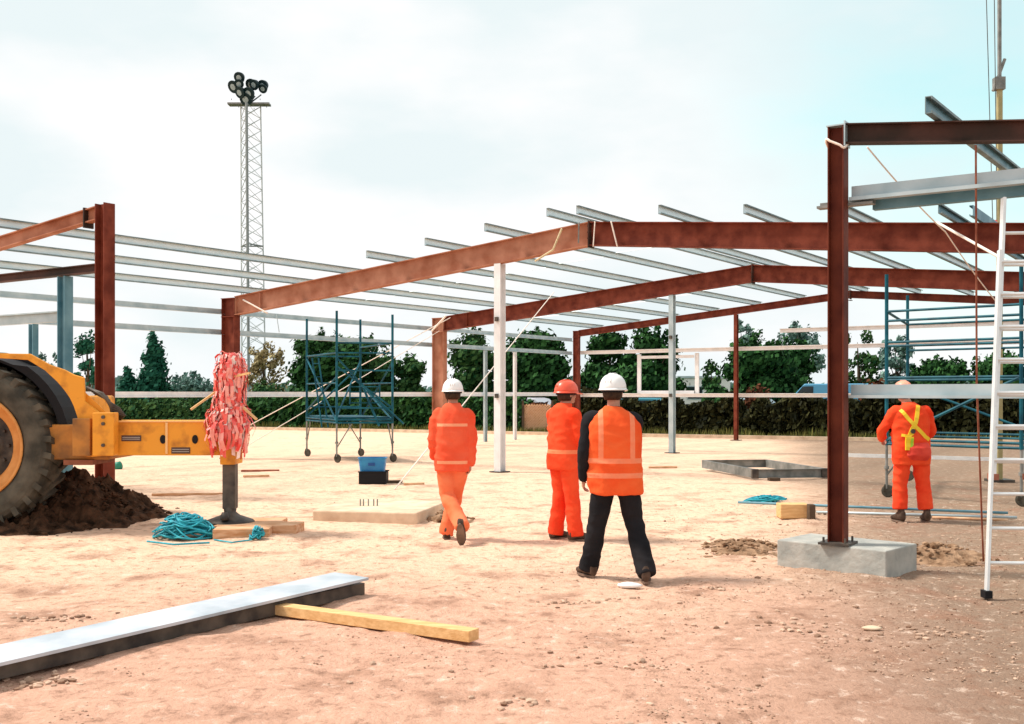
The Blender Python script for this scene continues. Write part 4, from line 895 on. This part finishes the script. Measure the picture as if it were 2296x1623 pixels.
def rr_ring(cx, cy, z, rx, ry, n=28, e=.45): return [Vector((cx + math.copysign(abs(math.cos(2 * math.pi * k / n)) ** e, math.cos(2 * math.pi * k / n)) * rx, cy + math.copysign(abs(math.sin(2 * math.pi * k / n)) ** e, math.sin(2 * math.pi * k / n)) * ry, z)) for k in range(n)]
q.rings([rr_ring(0, 0, .05, .21, .13), rr_ring(0, 0, .44, .25, .165), rr_ring(0, 0, .46, .265, .175), rr_ring(0, 0, .475, .265, .175), rr_ring(0, 0, .475, .24, .155), rr_ring(0, 0, .08, .20, .12)]); q.build('shell', M['blue'], r, smooth=False, local=True)
q = MB(); q.box((-.06, -.172, .33), (.06, -.155, .38)); q.build('handle', mat('dark blue plastic', (0, .06, .25), .4), r, local=True)
for px0, px1, py, wd, lb, mk in ((868, 900, 1083, .14, 'short dark plank beside the black crate', 'bark'), (905, 950, 1088, .08, 'short pale batten right of the dark plank', 'wood_pad'), (540, 622, 1058, .1, 'thin reddish plank lying on the slab right of the jack leg', 'rust'), (545, 600, 1070, .07, 'thin pale batten in front of the reddish plank', 'wood_pad'), (340, 520, 1112, .08, 'thin brown plank lying behind the soil mound', 'wood_pad'), (1455, 1520, 1050, .12, 'small plank on the slab behind the white helmet man', 'wood_pad')):
    a_, b_ = G(px0, py), G(px1, py); q = MB(); q.prof([(0, 0), (wd, 0), (wd, .04), (0, .04)], a_, b_ + Vector((0, .1, 0)), Vector((0, 1, 0)), Zv); tag(q.build('plank', M[mk], loc=a_, bevel=.004), lb, 'plank')
q = MB(); a = G(265, 1052); q.ball(a + Zv * .07, (.10, .1, .11), 10, 7, jit=.1); tag(q.build('green_bag', mat('green plastic', (.01, .2, .12), .5), loc=a, smooth=True), 'small dark green bag behind the foot of the red gable post', 'bag')

# grey channel frame on the ground, right
def gz(px, py, z): return G(px, py, z)
r = thing('channel_frame', 'flat grey steel channel frame resting on a block', 'steel frame', G(1710, 1078))
cA, cB, cD = gz(1692, 1062, .12), gz(1848, 1060, .12), gz(1574, 1040, .14); cE = cB + (cD - cA)
for a_, b_ in ((cA, cB), (cA, cD), (cD, cE), (cB, cE)):
    dr = (b_ - a_).normalized(); q = MB(); sdv = dr.cross(Zv).normalized(); q.prof(chan(.16, .06, .008), a_ + dr * .04, b_ - dr * .0, sdv, Zv); q.build('channel', M['steelgrey'], r)
q = MB()
for c in (cA, cB): q.box((c.x - .06, c.y - .08, c.z - .09), (c.x + .06, c.y + .02, c.z + .09))
q.build_each('bracket', M['darksteel'], r)
g = G(1738, 1079); q = MB(); q.box((g.x - .1, g.y, 0), (g.x + .1, g.y + .2, .06)); tag(q.build('packing_block', M['bark'], loc=g, bevel=.006), 'small dark block under the grey channel frame', 'block')
g = G(1788, 1163); q = MB(); q.box((g.x - .22, g.y, 0), (g.x + .16, g.y + .25, .19)); tag(q.build('timber_block', M['wood'], loc=g, bevel=.01), 'pale timber block under the long pipes left of the nearest column', 'block')
g = G(1818, 1166); q = MB(); q.box((g.x - .02, g.y - .01, 0), (g.x + .06, g.y + .12, .20)); tag(q.build('timber_block', M['bark'], loc=g, bevel=.006), 'upright dark brown stub against the pale timber block', 'block')
for px0, py0, px1, py1, z, mk, lb in ((1655, 1116, 2260, 1150, .10, 'galv_blue', 'long bluish pipe lying behind the nearest column'), (1830, 1138, 2280, 1160, .04, 'galv', 'long grey pipe in front of the bluish one'), (2090, 1150, 2260, 1166, .02, 'wood_pad', 'long brown batten near the worker boots')):
    q = MB(); q.tube([gz(px0, py0 + 10, z), gz(px1, py1, z)], .018, 8); tag(q.build('pipe', M[mk], loc=gz(px0, py0 + 10, z), smooth=True), lb, 'pipe')
q = MB(); a_, b_ = G(1885, 1024), G(2300, 1036); q.prof([(0, 0), (.1, 0), (.1, .09), (0, .09)], a_, b_, Vector((0, 1, 0)), Zv); tag(q.build('ground_beam', M['alu'], loc=a_), 'long white beam lying on the slab behind the harnessed worker', 'steel beam')

# ------------------------------------------------------------------ ladder, boom, hook
lb0 = G(2212, 1340); lt = P(2246, 440, 9.1)
r = thing('ladder', 'aluminium extension ladder leaning at the right edge', 'ladder', lb0)
rd = Vector((1, -.08, 0)).normalized() * .38; ld = (lt - lb0).normalized(); Ll = (lt - lb0).length
for o_ in (Vector((0, 0, 0)), rd):
    q = MB(); q.bar(lb0 + o_ + ld * .04, lb0 + o_ + ld * Ll * .86, .024, .05, Vector((0, 1, 0))); sty = q.build('stile', M['alu'], r, bevel=.003)
    q = MB(); q.box(tuple(lb0 + o_ - Vector((.03, .045, 0))), tuple(lb0 + o_ + Vector((.03, .045, .06)))); q.build('rubber_foot', M['black'], sty)
i = 0; zz = .28
while zz < Ll * .84:
    q = MB(); q.tube([lb0 + ld * zz + rd * .03, lb0 + ld * zz + rd * .97], .015, 8); q.build('rung', M['alu'], r); zz += .28
fo = rd * .16 + Vector((0, -.05, 0)) * 0 + Vector((0, .055, 0))
for k_, o_ in enumerate((rd * .13 + Vector((0, .075, 0)), rd * .87 + Vector((0, .075, 0)))):
    q = MB(); q.bar(lb0 + o_ + ld * .98, lb0 + o_ + ld * Ll, .026, .06, Vector((0, 1, 0))); sty = q.build('fly_stile', M['alu'], r, bevel=.003)
    q = MB(); c = lb0 + o_ + ld * .95; q.box(tuple(c - Vector((.03, .04, .0))), tuple(c + Vector((.03, .04, .05)))); q.build('end_cap', M['rust'], sty)
zz = 1.1
while zz < Ll - .1:
    q = MB(); q.tube([lb0 + ld * zz + rd * .16 + Vector((0, .075, 0)), lb0 + ld * zz + rd * .84 + Vector((0, .075, 0))], .014, 8); q.build('rung', M['alu'], r); zz += .28
bp0 = gp(2241, 20)
r = thing('boom_pole', 'tall olive telescopic pole rising out of the picture at the right', 'crane boom', bp0)
q = MB(); q.box((bp0.x - .045, bp0.y - .045, 0), (bp0.x + .045, bp0.y + .045, 7.4)); q.build('lower_section', M['olive'], r, bevel=.01)
q = MB(); q.box((bp0.x - .03, bp0.y - .03, 7.4), (bp0.x + .03, bp0.y + .03, 9.9)); q.build('upper_section', M['steelgrey'], r, bevel=.008)
q = MB(); q.box((bp0.x - .10, bp0.y - .08, 7.32), (bp0.x + .08, bp0.y + .08, 7.55)); q.tube([bp0 + Vector((-.12, 0, 7.3)), bp0 + Vector((.10, 0, 7.9))], .03, 6); q.build_each('collar', M['steelgrey'], r)
q = MB(); q.bar(bp0 + Vector((0, 0, 9.85)), bp0 + Vector((-.35, 0, 9.85)), .1, .1); q.build('head', M['steelgrey'], r)
q = MB(); q.box((bp0.x - .2, bp0.y - .2, 0), (bp0.x + .2, bp0.y + .2, .05)); q.build('base', M['darksteel'], r)
hk = P(2232, 520, 19.8)
r = thing('crane_hook', 'small red hook block hanging on two thin cables near the right edge', 'hook', hk)
q = MB(); q.lathe([(.02, .22), (.06, .14), (.11, .0), (.11, -.12), (.05, -.18)], hk, Zv, 14); q.build('block', M['redhook'], r, smooth=True)
for dx in (-.05, .03):
    q = MB(); q.tube([hk + Vector((dx, 0, .2)), Vector((hk.x + dx * 2, bp0.y, 9.8))], .008, 5); q.build('cable', M['darksteel'], r)
q = MB(); pts = [hk + Vector((math.sin(a) * .06, 0, -.24 - math.cos(a) * .06)) for a in [math.radians(x) for x in range(0, 270, 30)]]; q.tube([hk - Zv * .17] + pts, .014, 6); q.build('hook', M['darksteel'], r)

# ------------------------------------------------------------------ people
def limb(mb, pts, rad, n=16, sub=5, flat=False):
    pts = [Vector(p) for p in pts]; P_, R_ = [], []
    m_ = len(pts)
    for i in range(m_ - 1):
        p0 = pts[max(i - 1, 0)]; p1 = pts[i]; p2 = pts[i + 1]; p3 = pts[min(i + 2, m_ - 1)]
        for k in range(sub):
            t = k / sub; t2 = t * t; t3 = t2 * t
            q_ = 0.5 * ((2 * p1) + (p2 - p0) * t + (2 * p0 - 5 * p1 + 4 * p2 - p3) * t2 + (3 * p1 - p0 - 3 * p2 + p3) * t3)
            P_.append(q_); R_.append(rad[i] + (rad[i + 1] - rad[i]) * (t * t * (3 - 2 * t)))
    P_.append(pts[-1]); R_.append(rad[-1])
    a = (P_[0] - P_[1]).normalized(); b_ = (P_[-1] - P_[-2]).normalized()
    hp_ = [P_[0] + a * R_[0] * c for c in (.85, .6)]; hr = [R_[0] * c for c in (.35, .75)]
    tp_ = [P_[-1] + b_ * R_[-1] * c for c in (.6, .85)]; tr2 = [R_[-1] * c for c in (.75, .35)]
    if flat: tp_, tr2 = [P_[-1] + b_ * .004], [R_[-1] * .98]
    mb.tube(hp_ + P_ + tp_, hr + R_ + tr2, n)
def torso(mb, rg, n=28, e=.8):
    rings = []
    for (cx, cy, z, rx, ry) in rg:
        rings.append([Vector((cx + math.copysign(abs(math.cos(2 * math.pi * k / n)) ** e, math.cos(2 * math.pi * k / n)) * rx, cy + math.copysign(abs(math.sin(2 * math.pi * k / n)) ** e, math.sin(2 * math.pi * k / n)) * ry, z)) for k in range(n)])
    mb.rings(rings)
def fuse(mb, name, m_, parent, voxel, smooth=3, wr=0.0, seed=0, wscale=7, extra=None):
    o = mb.build(name, m_, parent, local=True)
    md = o.modifiers.new('r', 'REMESH'); md.mode = 'VOXEL'; md.voxel_size = voxel
    sm_ = o.modifiers.new('s', 'SMOOTH'); sm_.iterations = smooth; sm_.factor = .5
    bpy.context.view_layer.update()
    dg = bpy.context.evaluated_depsgraph_get(); me = bpy.data.meshes.new_from_object(o.evaluated_get(dg)); o.modifiers.clear(); o.data = me
    if wr:
        ns = [v.normal.copy() for v in me.vertices]
        for v, nn in zip(me.vertices, ns):
            c = v.co; a = noise.noise(Vector((c.x * wscale, c.y * wscale, c.z * wscale * 1.9 + seed))); b_ = noise.noise(Vector((c.x * wscale * 2.6 + c.z * 6, c.y * wscale * 2.3, c.z * wscale * 3.2 + seed + 9)))
            v.co = c + nn * wr * (1 - 2 * abs(a) + .55 * b_)
    me.polygons.foreach_set('use_smooth', [True] * len(me.polygons)); me.update()
    if len(me.materials) == 0: me.materials.append(m_)
    return o
def bandmat(name, c1, c2, bands, verts=(), zmin=0, zmax=9, bandcol=(.88, .42, .28), xlim=9):
    m_ = mat(name, c1, .9, 0, c2, 3.0, .6, 11, spec=.1); t = m_.node_tree; n = t.nodes; l = t.links; b = n['Principled BSDF']; src = b.inputs['Base Color'].links[0].from_socket
    tcx = n.new('ShaderNodeTexCoord'); sp = n.new('ShaderNodeSeparateXYZ'); l.new(tcx.outputs['Object'], sp.inputs[0])
    def mth(op, a, bb):
        x = n.new('ShaderNodeMath'); x.operation = op
        for k, v in enumerate((a, bb)):
            if isinstance(v, (int, float)): x.inputs[k].default_value = v
            else: l.new(v, x.inputs[k])
        return x.outputs[0]
    fac = None
    xl = mth('LESS_THAN', mth('ABSOLUTE', sp.outputs[0], 0), xlim)
    for z0, hw in bands:
        f = mth('MULTIPLY', mth('LESS_THAN', mth('ABSOLUTE', mth('SUBTRACT', sp.outputs[2], z0), 0), hw), xl); fac = f if fac is None else mth('MAXIMUM', fac, f)
    for x0, hw, za, zb in verts:
        f = mth('LESS_THAN', mth('ABSOLUTE', mth('SUBTRACT', sp.outputs[0], x0), 0), hw); f = mth('MULTIPLY', f, mth('MULTIPLY', mth('GREATER_THAN', sp.outputs[2], za), mth('LESS_THAN', sp.outputs[2], zb))); fac = f if fac is None else mth('MAXIMUM', fac, f)
    x = n.new('ShaderNodeMix'); x.data_type = 'RGBA'; l.new(fac, x.inputs[0]); l.new(src, x.inputs[6]); x.inputs[7].default_value = (*bandcol, 1); l.new(x.outputs[2], b.inputs['Base Color'])
    return m_
def hand(mb, wrist, elbow, side, curl=.6):
    wrist, elbow = Vector(wrist), Vector(elbow); d = (wrist - elbow).normalized(); ax = Vector((0, 1, 0)) if abs(d.y) < .8 else Vector((0, 0, 1)); wd = (ax - d * ax.dot(d)).normalized()    # across the knuckles
    pn = d.cross(wd) * side                                                                                    # palm faces in
    pc = wrist + d * .05
    rg = []
    for f, a, b_ in ((-.01, .026, .020), (.03, .034, .017), (.075, .040, .015), (.09, .036, .012)):
        c = wrist + d * f; rg.append([c + wd * math.cos(2 * math.pi * k / 12) * a + pn * math.sin(2 * math.pi * k / 12) * b_ for k in range(12)])
    mb.rings(rg)
    for i, (o_, ln) in enumerate(((.029, .070), (.010, .078), (-.010, .072), (-.028, .056))):
        b0 = wrist + d * .078 + wd * o_; k1 = b0 + (d * math.cos(curl * .5) + pn * math.sin(curl * .5)) * ln * .45; k2 = k1 + (d * math.cos(curl * 1.3) + pn * math.sin(curl * 1.3)) * ln * .32; k3 = k2 + (d * math.cos(curl * 1.9) + pn * math.sin(curl * 1.9)) * ln * .25
        limb(mb, [b0, k1, k2, k3], [.0095, .009, .0082, .0072], 8, 2)
    b0 = wrist + d * .025 + wd * .026; k1 = b0 + (d * .6 + wd * .65 + pn * .3).normalized() * .035; k2 = k1 + (d * .85 + wd * .3 + pn * .45).normalized() * .032
    limb(mb, [b0, k1, k2], [.012, .0105, .009], 8, 2)
def headmesh(mb, hc, hyaw):
    R3 = Matrix.Rotation(hyaw, 3, 'Z'); hc = Vector(hc)
    def T(v): return hc + R3 @ Vector(v)
    def ell(c, r, n=18, m=12):
        rg = []
        for i in range(1, m):
            t = math.pi * i / m; rg.append([T((c[0] + r[0] * math.sin(t) * math.cos(2 * math.pi * k / n), c[1] + r[1] * math.sin(t) * math.sin(2 * math.pi * k / n), c[2] - r[2] * math.cos(t))) for k in range(n)])
        mb.rings(rg)
    ell((0, -.012, .03), (.078, .098, .092)); ell((0, .022, -.035), (.060, .075, .082)); ell((0, .07, -.085), (.026, .024, .022)); ell((0, .097, -.022), (.013, .020, .028))
    ell((0, .082, .005), (.011, .014, .035)); ell((0, .084, -.058), (.026, .014, .010))
    for s in (-1, 1): ell((s * .079, -.005, -.015), (.010, .020, .032)); ell((s * .032, .078, .022), (.018, .012, .008)); ell((s * .04, .06, -.03), (.02, .02, .02))
    return T, R3
def eyes(T, parent):
    for s in (-1, 1):
        q = MB(); q.ball(T((s * .031, .078, .006)), .0115, 10, 8); q.build('eye', M['helmet'], parent, smooth=True, local=True)
        q = MB(); q.ball(T((s * .031, .0865, .006)), .0045, 8, 6); q.build('pupil', M['black'], parent, smooth=True, local=True)
def helmet(T, R3, m_, parent, name='helmet', brim=True):
    q = MB(); rg = []; nn = 32
    for f in range(10):
        t = math.pi / 2 * f / 9.5; rr = math.cos(t) ** .75; z = .02 + .135 * math.sin(t)
        rg.append([T((.118 * rr * math.cos(2 * math.pi * k / nn), -.012 + .142 * rr * math.sin(2 * math.pi * k / nn), z)) for k in range(nn)])
    q.rings(rg)
    rg = []
    for (sc, z) in ((1.0, .028), (1.0, .012), (1.06, .008), (1.06, .016)):
        ring = []
        for k in range(nn):
            a = 2 * math.pi * k / nn; pk = max(0, math.sin(a)) ** 3 * .055 * (1 if sc > 1 else .0); ring.append(T((.121 * sc * math.cos(a), -.012 + .145 * sc * math.sin(a) + pk, z - pk * .25)))
        rg.append(ring)
    q.rings(rg, caps=True)
    o = q.build(name, m_, parent, smooth=True, local=True)
    q = MB(); pts = [T((0, -.012 + .143 * math.cos(a), .02 + .143 * math.sin(a))) for a in [math.pi * k / 14 for k in range(2, 13)]]
    for dx in (-.022, 0, .022): q.tube([p + R3 @ Vector((dx, 0, -.004)) for p in pts], .006, 6)
    q.build('ridge', m_, o, smooth=True, local=True)
    q = MB(); rg = []
    for z, sc in ((.02, .93), (-.01, .92)): rg.append([T((.112 * sc * math.cos(2 * math.pi * k / nn), -.014 + .132 * sc * math.sin(2 * math.pi * k / nn), z)) for k in range(nn)])
    q.rings(rg, caps=False); q.build('headband', M['black'], o, local=True)
def shoe(parent, ankle, yaw, pitch=0.0, name='boot', sole=True, tall=.05):
    q = MB(); Rz = Matrix.Rotation(yaw, 3, 'Z') @ Matrix.Rotation(pitch, 3, 'X'); ankle = Vector(ankle)
    def T(v): return ankle + Rz @ Vector(v)
    rg = []
    for (y, hw, top) in ((-.085, .028, .0), (-.08, .036, .045), (-.04, .042, .06), (.0, .043, .05), (.05, .045, .015), (.11, .050, -.015), (.16, .046, -.03), (.19, .034, -.04), (.205, .018, -.05)):
        zb = -.088; ring = []
        for k in range(16):
            a = 2 * math.pi * k / 16; ring.append(T((math.cos(a) * hw, y, (top + zb) / 2 + math.copysign(abs(math.sin(a)) ** .7, math.sin(a)) * (top - zb) / 2)))
        rg.append(ring)
    q.rings(rg); limb(q, [T((0, -.03, .0)), T((0, -.022, tall))], [.043, .040], 14, 3)
    o = q.build(name, M['boot'], parent, smooth=True, local=True)
    q = MB(); pr = []
    nn = 18
    for z in (-.105, -.086):
        ring = []
        for k in range(nn):
            a = 2 * math.pi * k / nn; y = math.sin(a); ring.append(T((math.cos(a) * (.050 if y > 0 else .043), .06 + y * .15, z)))
        pr.append(ring)
    q.rings(pr); q.build('sole', M['sole'], o, local=True)
    return o
def person(label, loc, yaw, J, jacket, jm, trouser_m, hat_m, hyaw=0, vest=None, sleeve_m=None, hem=.78, jw=1.0, seed=0, hatname='helmet', collar=True):
    r = thing('person', label, 'person', loc, yaw); body = MB()
    T = None
    hc = J['head']; T, R3 = headmesh(body, hc, hyaw)
    torso(body, [(J['hip'][0], J['hip'][1], .84, .13, .09), (J['hip'][0], J['hip'][1], .95, .15, .10), (0, 0, 1.1, .13, .09), (0, 0, 1.28, .15, .10), (0, 0, 1.42, .15, .09), (0, .0, 1.49, .09, .06)])
    limb(body, [(0, -.005, 1.44), (hc[0] * .5, hc[1] * .5, 1.54), (hc[0], hc[1] - .015, hc[2] - .04)], [.07, .058, .055], 14, 3)
    for s, k in ((-1, 'L'), (1, 'R')):
        sh, elb, wr = J['sh' + k], J['el' + k], J['wr' + k]
        limb(body, [Vector(sh) * 1 + Vector((-s * .05, 0, 0)), sh, elb, wr], [.05, .05, .038, .026], 12, 4); hand(body, wr, elb, -s, J.get('curl', .6))
        hp, kn, an = J['hp' + k], J['kn' + k], J['an' + k]
        limb(body, [hp, kn, an], [.075, .05, .036], 12, 5)
    bo = fuse(body, 'body', M['skin'], r, .0065, 2)
    eyes(T, bo)
    # hair band at the nape
    q = MB(); rg = []
    for z, sc in ((.04, 1.02), (0, 1.03), (-.045, .96), (-.075, .80)):
        rg.append([T((.082 * sc * math.cos(a), -.016 + .100 * sc * math.sin(a), z)) for a in [math.radians(-205 + 13 * k) for k in range(18)]])
    vv = [v for g_ in rg for v in g_]; nn = len(rg[0]); q.add(vv, [(i * nn + k, i * nn + k + 1, (i + 1) * nn + k + 1, (i + 1) * nn + k) for i in range(3) for k in range(nn - 1)])
    ho = q.build('hair', M['hair'], bo, smooth=True, local=True); sd_ = ho.modifiers.new('s', 'SOLIDIFY'); sd_.thickness = .012; sd_.offset = 0
    helmet(T, R3, hat_m, r, hatname)
    # trousers
    q = MB(); hx, hy = J['hip'][0], J['hip'][1]
    torso(q, [(hx, hy, .80, .165, .115), (hx, hy, .88, .180, .125), (hx, hy, .98, .172, .12), (hx, hy, 1.04, .165, .115)])
    for s, k in ((-1, 'L'), (1, 'R')):
        hp, kn, an = Vector(J['hp' + k]), Vector(J['kn' + k]), Vector(J['an' + k]); dn = (an - kn).normalized()
        lw = J.get('lw', 1.0)
        limb(q, [hp, hp.lerp(kn, .5), kn, kn.lerp(an, .55), an + dn * (.045 - J.get('cuff', 0))], [.108 * lw, .094 * lw, .082 * lw, .082 * lw, .084 * lw], 18, 5, flat=True)
    fuse(q, 'trousers', trouser_m, r, .011, 3, .009, seed, 5)
    # jacket
    q = MB(); w_ = jw
    prof_ = [(hx * .9, hy * .9, hem, .205 * w_, .145), (hx * .7, hy * .7, hem + .10, .215 * w_, .15), (hx * .3, hy * .3, hem + .28, .205 * w_, .145), (0, 0, 1.25, .212 * w_, .145), (0, 0, 1.37, .205 * w_, .135), (0, -.005, 1.44, .165 * w_, .11), (0, -.01, 1.50, .10, .085), (hc[0] * .3, hc[1] * .3, 1.535, .078, .078)]
    if not collar: prof_[-1] = (0, 0, 1.52, .085, .08)
    torso(q, prof_)
    sl_ = MB() if sleeve_m else q
    if sleeve_m: torso(sl_, [(a_, b_, z, rx * .93, ry * .93) for a_, b_, z, rx, ry in prof_[1:]])
    for s, k in ((-1, 'L'), (1, 'R')):
        sh, elb, wr = Vector(J['sh' + k]), Vector(J['el' + k]), Vector(J['wr' + k]); fw = (wr - elb).normalized()
        limb(sl_, [sh + Vector((-s * .08, 0, .0)), sh, sh.lerp(elb, .5), elb, elb.lerp(wr, .5), wr - fw * .01], [.062, .070, .066, .058, .053, .047], 16, 5)
    if sleeve_m:
        fuse(sl_, 'jacket', sleeve_m, r, .011, 3, .005, seed + 5, 6)
        for s, k in ((-1, 'L'), (1, 'R')):
            sh = Vector(J['sh' + k]); limb(q, [sh + Vector((-s * .09, 0, 0)), sh + Vector((-s * .03, 0, -.012))], [.058, .066], 16, 3)
        jk = fuse(q, 'vest', jm, r, .011, 3, .013, seed + 2, 5)
    else: jk = fuse(q, 'jacket', jm, r, .011, 3, .014, seed + 2, 5)
    shoe(r, J['anL'], J.get('fyL', .15), J.get('fpL', 0), tall=J.get('cuff', .03) * .8 - .0); shoe(r, J['anR'], J.get('fyR', -.15), J.get('fpR', 0), tall=J.get('cuff', .03) * .8 - .0)
    return r, jk, bo
def locp(px, Y): v = P(px, 0, Y); v.z = 0; return v
# walking man with white helmet
jmA = bandmat('salmon orange jacket', (.80, .085, .035), (.86, .14, .065), [(1.30, .016), (.885, .018)], xlim=.17, bandcol=(.9, .36, .2))
JA = dict(head=(.0, .03, 1.66), hip=(0, 0, .92), shL=(-.165, 0, 1.405), elL=(-.218, -.02, 1.14), wrL=(-.21, .13, .93), shR=(.165, 0, 1.405), elR=(.215, -.05, 1.13), wrR=(.20, -.03, .87),
          hpL=(-.085, -.0, .86), knL=(-.06, .02, .50), anL=(.115, -.36, .22), hpR=(.085, 0, .86), knR=(.02, .13, .49), anR=(-.07, .10, .105), fpL=-1.05, fyL=-.1, fyR=.12, lw=.98, curl=.7)
person('man in orange jacket and white helmet walking away left of the white post', locp(1015, 12.0), 0, JA, None, jmA, M['trouser_orange'], M['helmet'], seed=1, hem=.79, jw=.93)
# man in orange helmet, turned right
jmB = bandmat('orange jacket', (.82, .055, .016), (.88, .10, .035), [(1.00, .022), (1.10, .0)], bandcol=(.9, .24, .11))
JB = dict(head=(.0, .05, 1.645), hip=(0, 0, .92), shL=(-.185, 0, 1.41), elL=(-.24, .07, 1.13), wrL=(-.12, .27, 1.14), shR=(.185, 0, 1.41), elR=(.235, .06, 1.13), wrR=(.10, .28, 1.20),
          hpL=(-.085, 0, .86), knL=(-.10, .03, .50), anL=(-.12, -.02, .105), hpR=(.085, 0, .86), knR=(.10, .04, .50), anR=(.13, .06, .105), fyL=.15, fyR=-.1, lw=1.0, curl=1.0)
person('man in orange work clothes and orange helmet standing turned to the right', locp(1264, 12.05), -.95, JB, None, jmB, M['trouser_red'], M['cap_orange'], hyaw=-.15, seed=3, hem=.80, jw=.95)
# man with vest over black clothes
jmC = bandmat('orange safety vest', (.85, .09, .022), (.92, .15, .04), [(1.055, .022), (.925, .022)], [(-.125, .022, 1.05, 1.6), (.155, .022, 1.05, 1.6)], bandcol=(.92, .26, .13))
JC = dict(head=(.0, .03, 1.67), hip=(.02, 0, .93), shL=(-.21, 0, 1.42), elL=(-.265, -.03, 1.13), wrL=(-.265, .06, .89), shR=(.19, .01, 1.41), elR=(.20, .12, 1.15), wrR=(.08, .26, 1.08),
          hpL=(-.085, 0, .86), knL=(-.14, .04, .50), anL=(-.21, .10, .105), hpR=(.115, 0, .86), knR=(.185, .03, .50), anR=(.262, -.20, .105), fyL=.45, fyR=-.12, lw=1.0, curl=.7)
person('man in orange vest and black trousers with white helmet standing legs apart', locp(1376, 9.55), 0, JC, None, jmC, M['cloth_black'], M['helmet'], hyaw=-.45, sleeve_m=M['cloth_black'], seed=5, hem=.76, jw=1.14)
# harnessed worker
jmD = bandmat('bright orange work jacket', (.80, .05, .016), (.86, .10, .03), [(1.0, .0)], bandcol=(.9, .3, .15))
JD = dict(head=(-.06, .10, 1.66), hip=(.02, 0, .92), shL=(-.20, 0, 1.41), elL=(-.325, .10, 1.17), wrL=(-.26, .30, 1.05), shR=(.20, 0, 1.41), elR=(.29, .06, 1.14), wrR=(.20, .26, 1.05),
          hpL=(-.085, 0, .86), knL=(-.12, .03, .50), anL=(-.13, 0, .105), hpR=(.12, 0, .86), knR=(.17, .03, .50), anR=(.20, -.02, .105), fyL=.15, fyR=-.12, lw=1.08, curl=1.1, cuff=.11)
rD, jkD, _ = person('worker in orange with a yellow safety harness on his back at the right', locp(2041, 13.75), 0, JD, None, jmD, M['trouser_red'], M['cap_pink'], seed=8, hem=.74, jw=1.10)
bm = bmesh.new(); bm.from_mesh(jkD.data); bvh = BVHTree.FromBMesh(bm)
def onback(x, z):
    h = bvh.ray_cast(Vector((x, -2, z)), Vector((0, 1, 0))); return (h[0].y if h[0] is not None else -.13) - .012
for name, pts, wd, mm in (('harness_strap', [(-.16, 1.44), (-.08, 1.33), (0, 1.24), (.06, 1.18), (.14, 1.10), (.20, 1.06)], .045, 'harness'), ('harness_strap', [(.06, 1.50), (.04, 1.40), (.01, 1.28), (-.04, 1.18), (-.08, 1.08), (-.09, .98)], .05, 'harness'), ('harness_strap', [(-.16, 1.12), (-.09, 1.11), (-.02, 1.14)], .035, 'harness'), ('harness_pouch', [(-.07, 1.10), (-.07, 1.0), (-.07, .93)], .10, 'harness'), ('harness_label', [(-.04, 1.08), (-.045, 1.0), (-.05, .96)], .03, 'harness_green')):
    q = MB(); dn = []; 
    for a_, b_ in zip(pts[:-1], pts[1:]):
        for k in range(4): dn.append((a_[0] + (b_[0] - a_[0]) * k / 4, a_[1] + (b_[1] - a_[1]) * k / 4))
    dn.append(pts[-1]); off = .012 if 'pouch' in name else (.018 if 'label' in name else 0); rg = []
    for i, (x, z) in enumerate(dn):
        a_ = dn[max(i - 1, 0)]; b_ = dn[min(i + 1, len(dn) - 1)]; tx, tz = b_[0] - a_[0], b_[1] - a_[1]; l_ = math.hypot(tx, tz); nx_, nz_ = -tz / l_, tx / l_; y = onback(x, z) - off
        rg.append([Vector((x + nx_ * wd / 2, y, z + nz_ * wd / 2)), Vector((x - nx_ * wd / 2, y, z - nz_ * wd / 2)), Vector((x - nx_ * wd / 2, y + .03, z - nz_ * wd / 2)), Vector((x + nx_ * wd / 2, y + .03, z + nz_ * wd / 2))])
    q.rings(rg); q.build(name, M[mm], rD, local=True)
q = MB(); c = Vector((-.03, onback(-.03, 1.17) - .01, 1.17)); q.lathe([(.018, 0), (.03, 0), (.03, .012), (.018, .012)], c, (0, -1, 0), 16); q.build('ring', M['darksteel'], rD, local=True)
# red waist bag
q = MB(); torso(q, [(.06, -.10, .80, .12, .06), (.06, -.12, .86, .155, .09), (.06, -.12, .96, .15, .09), (.06, -.10, 1.02, .12, .06)])
fuse(q, 'waist_bag', mat('red waist bag', (.6, .03, .015), .8, 0, (.72, .06, .03), 6), rD, .010, 3, .006, 4)
bpy.context.view_layer.update()
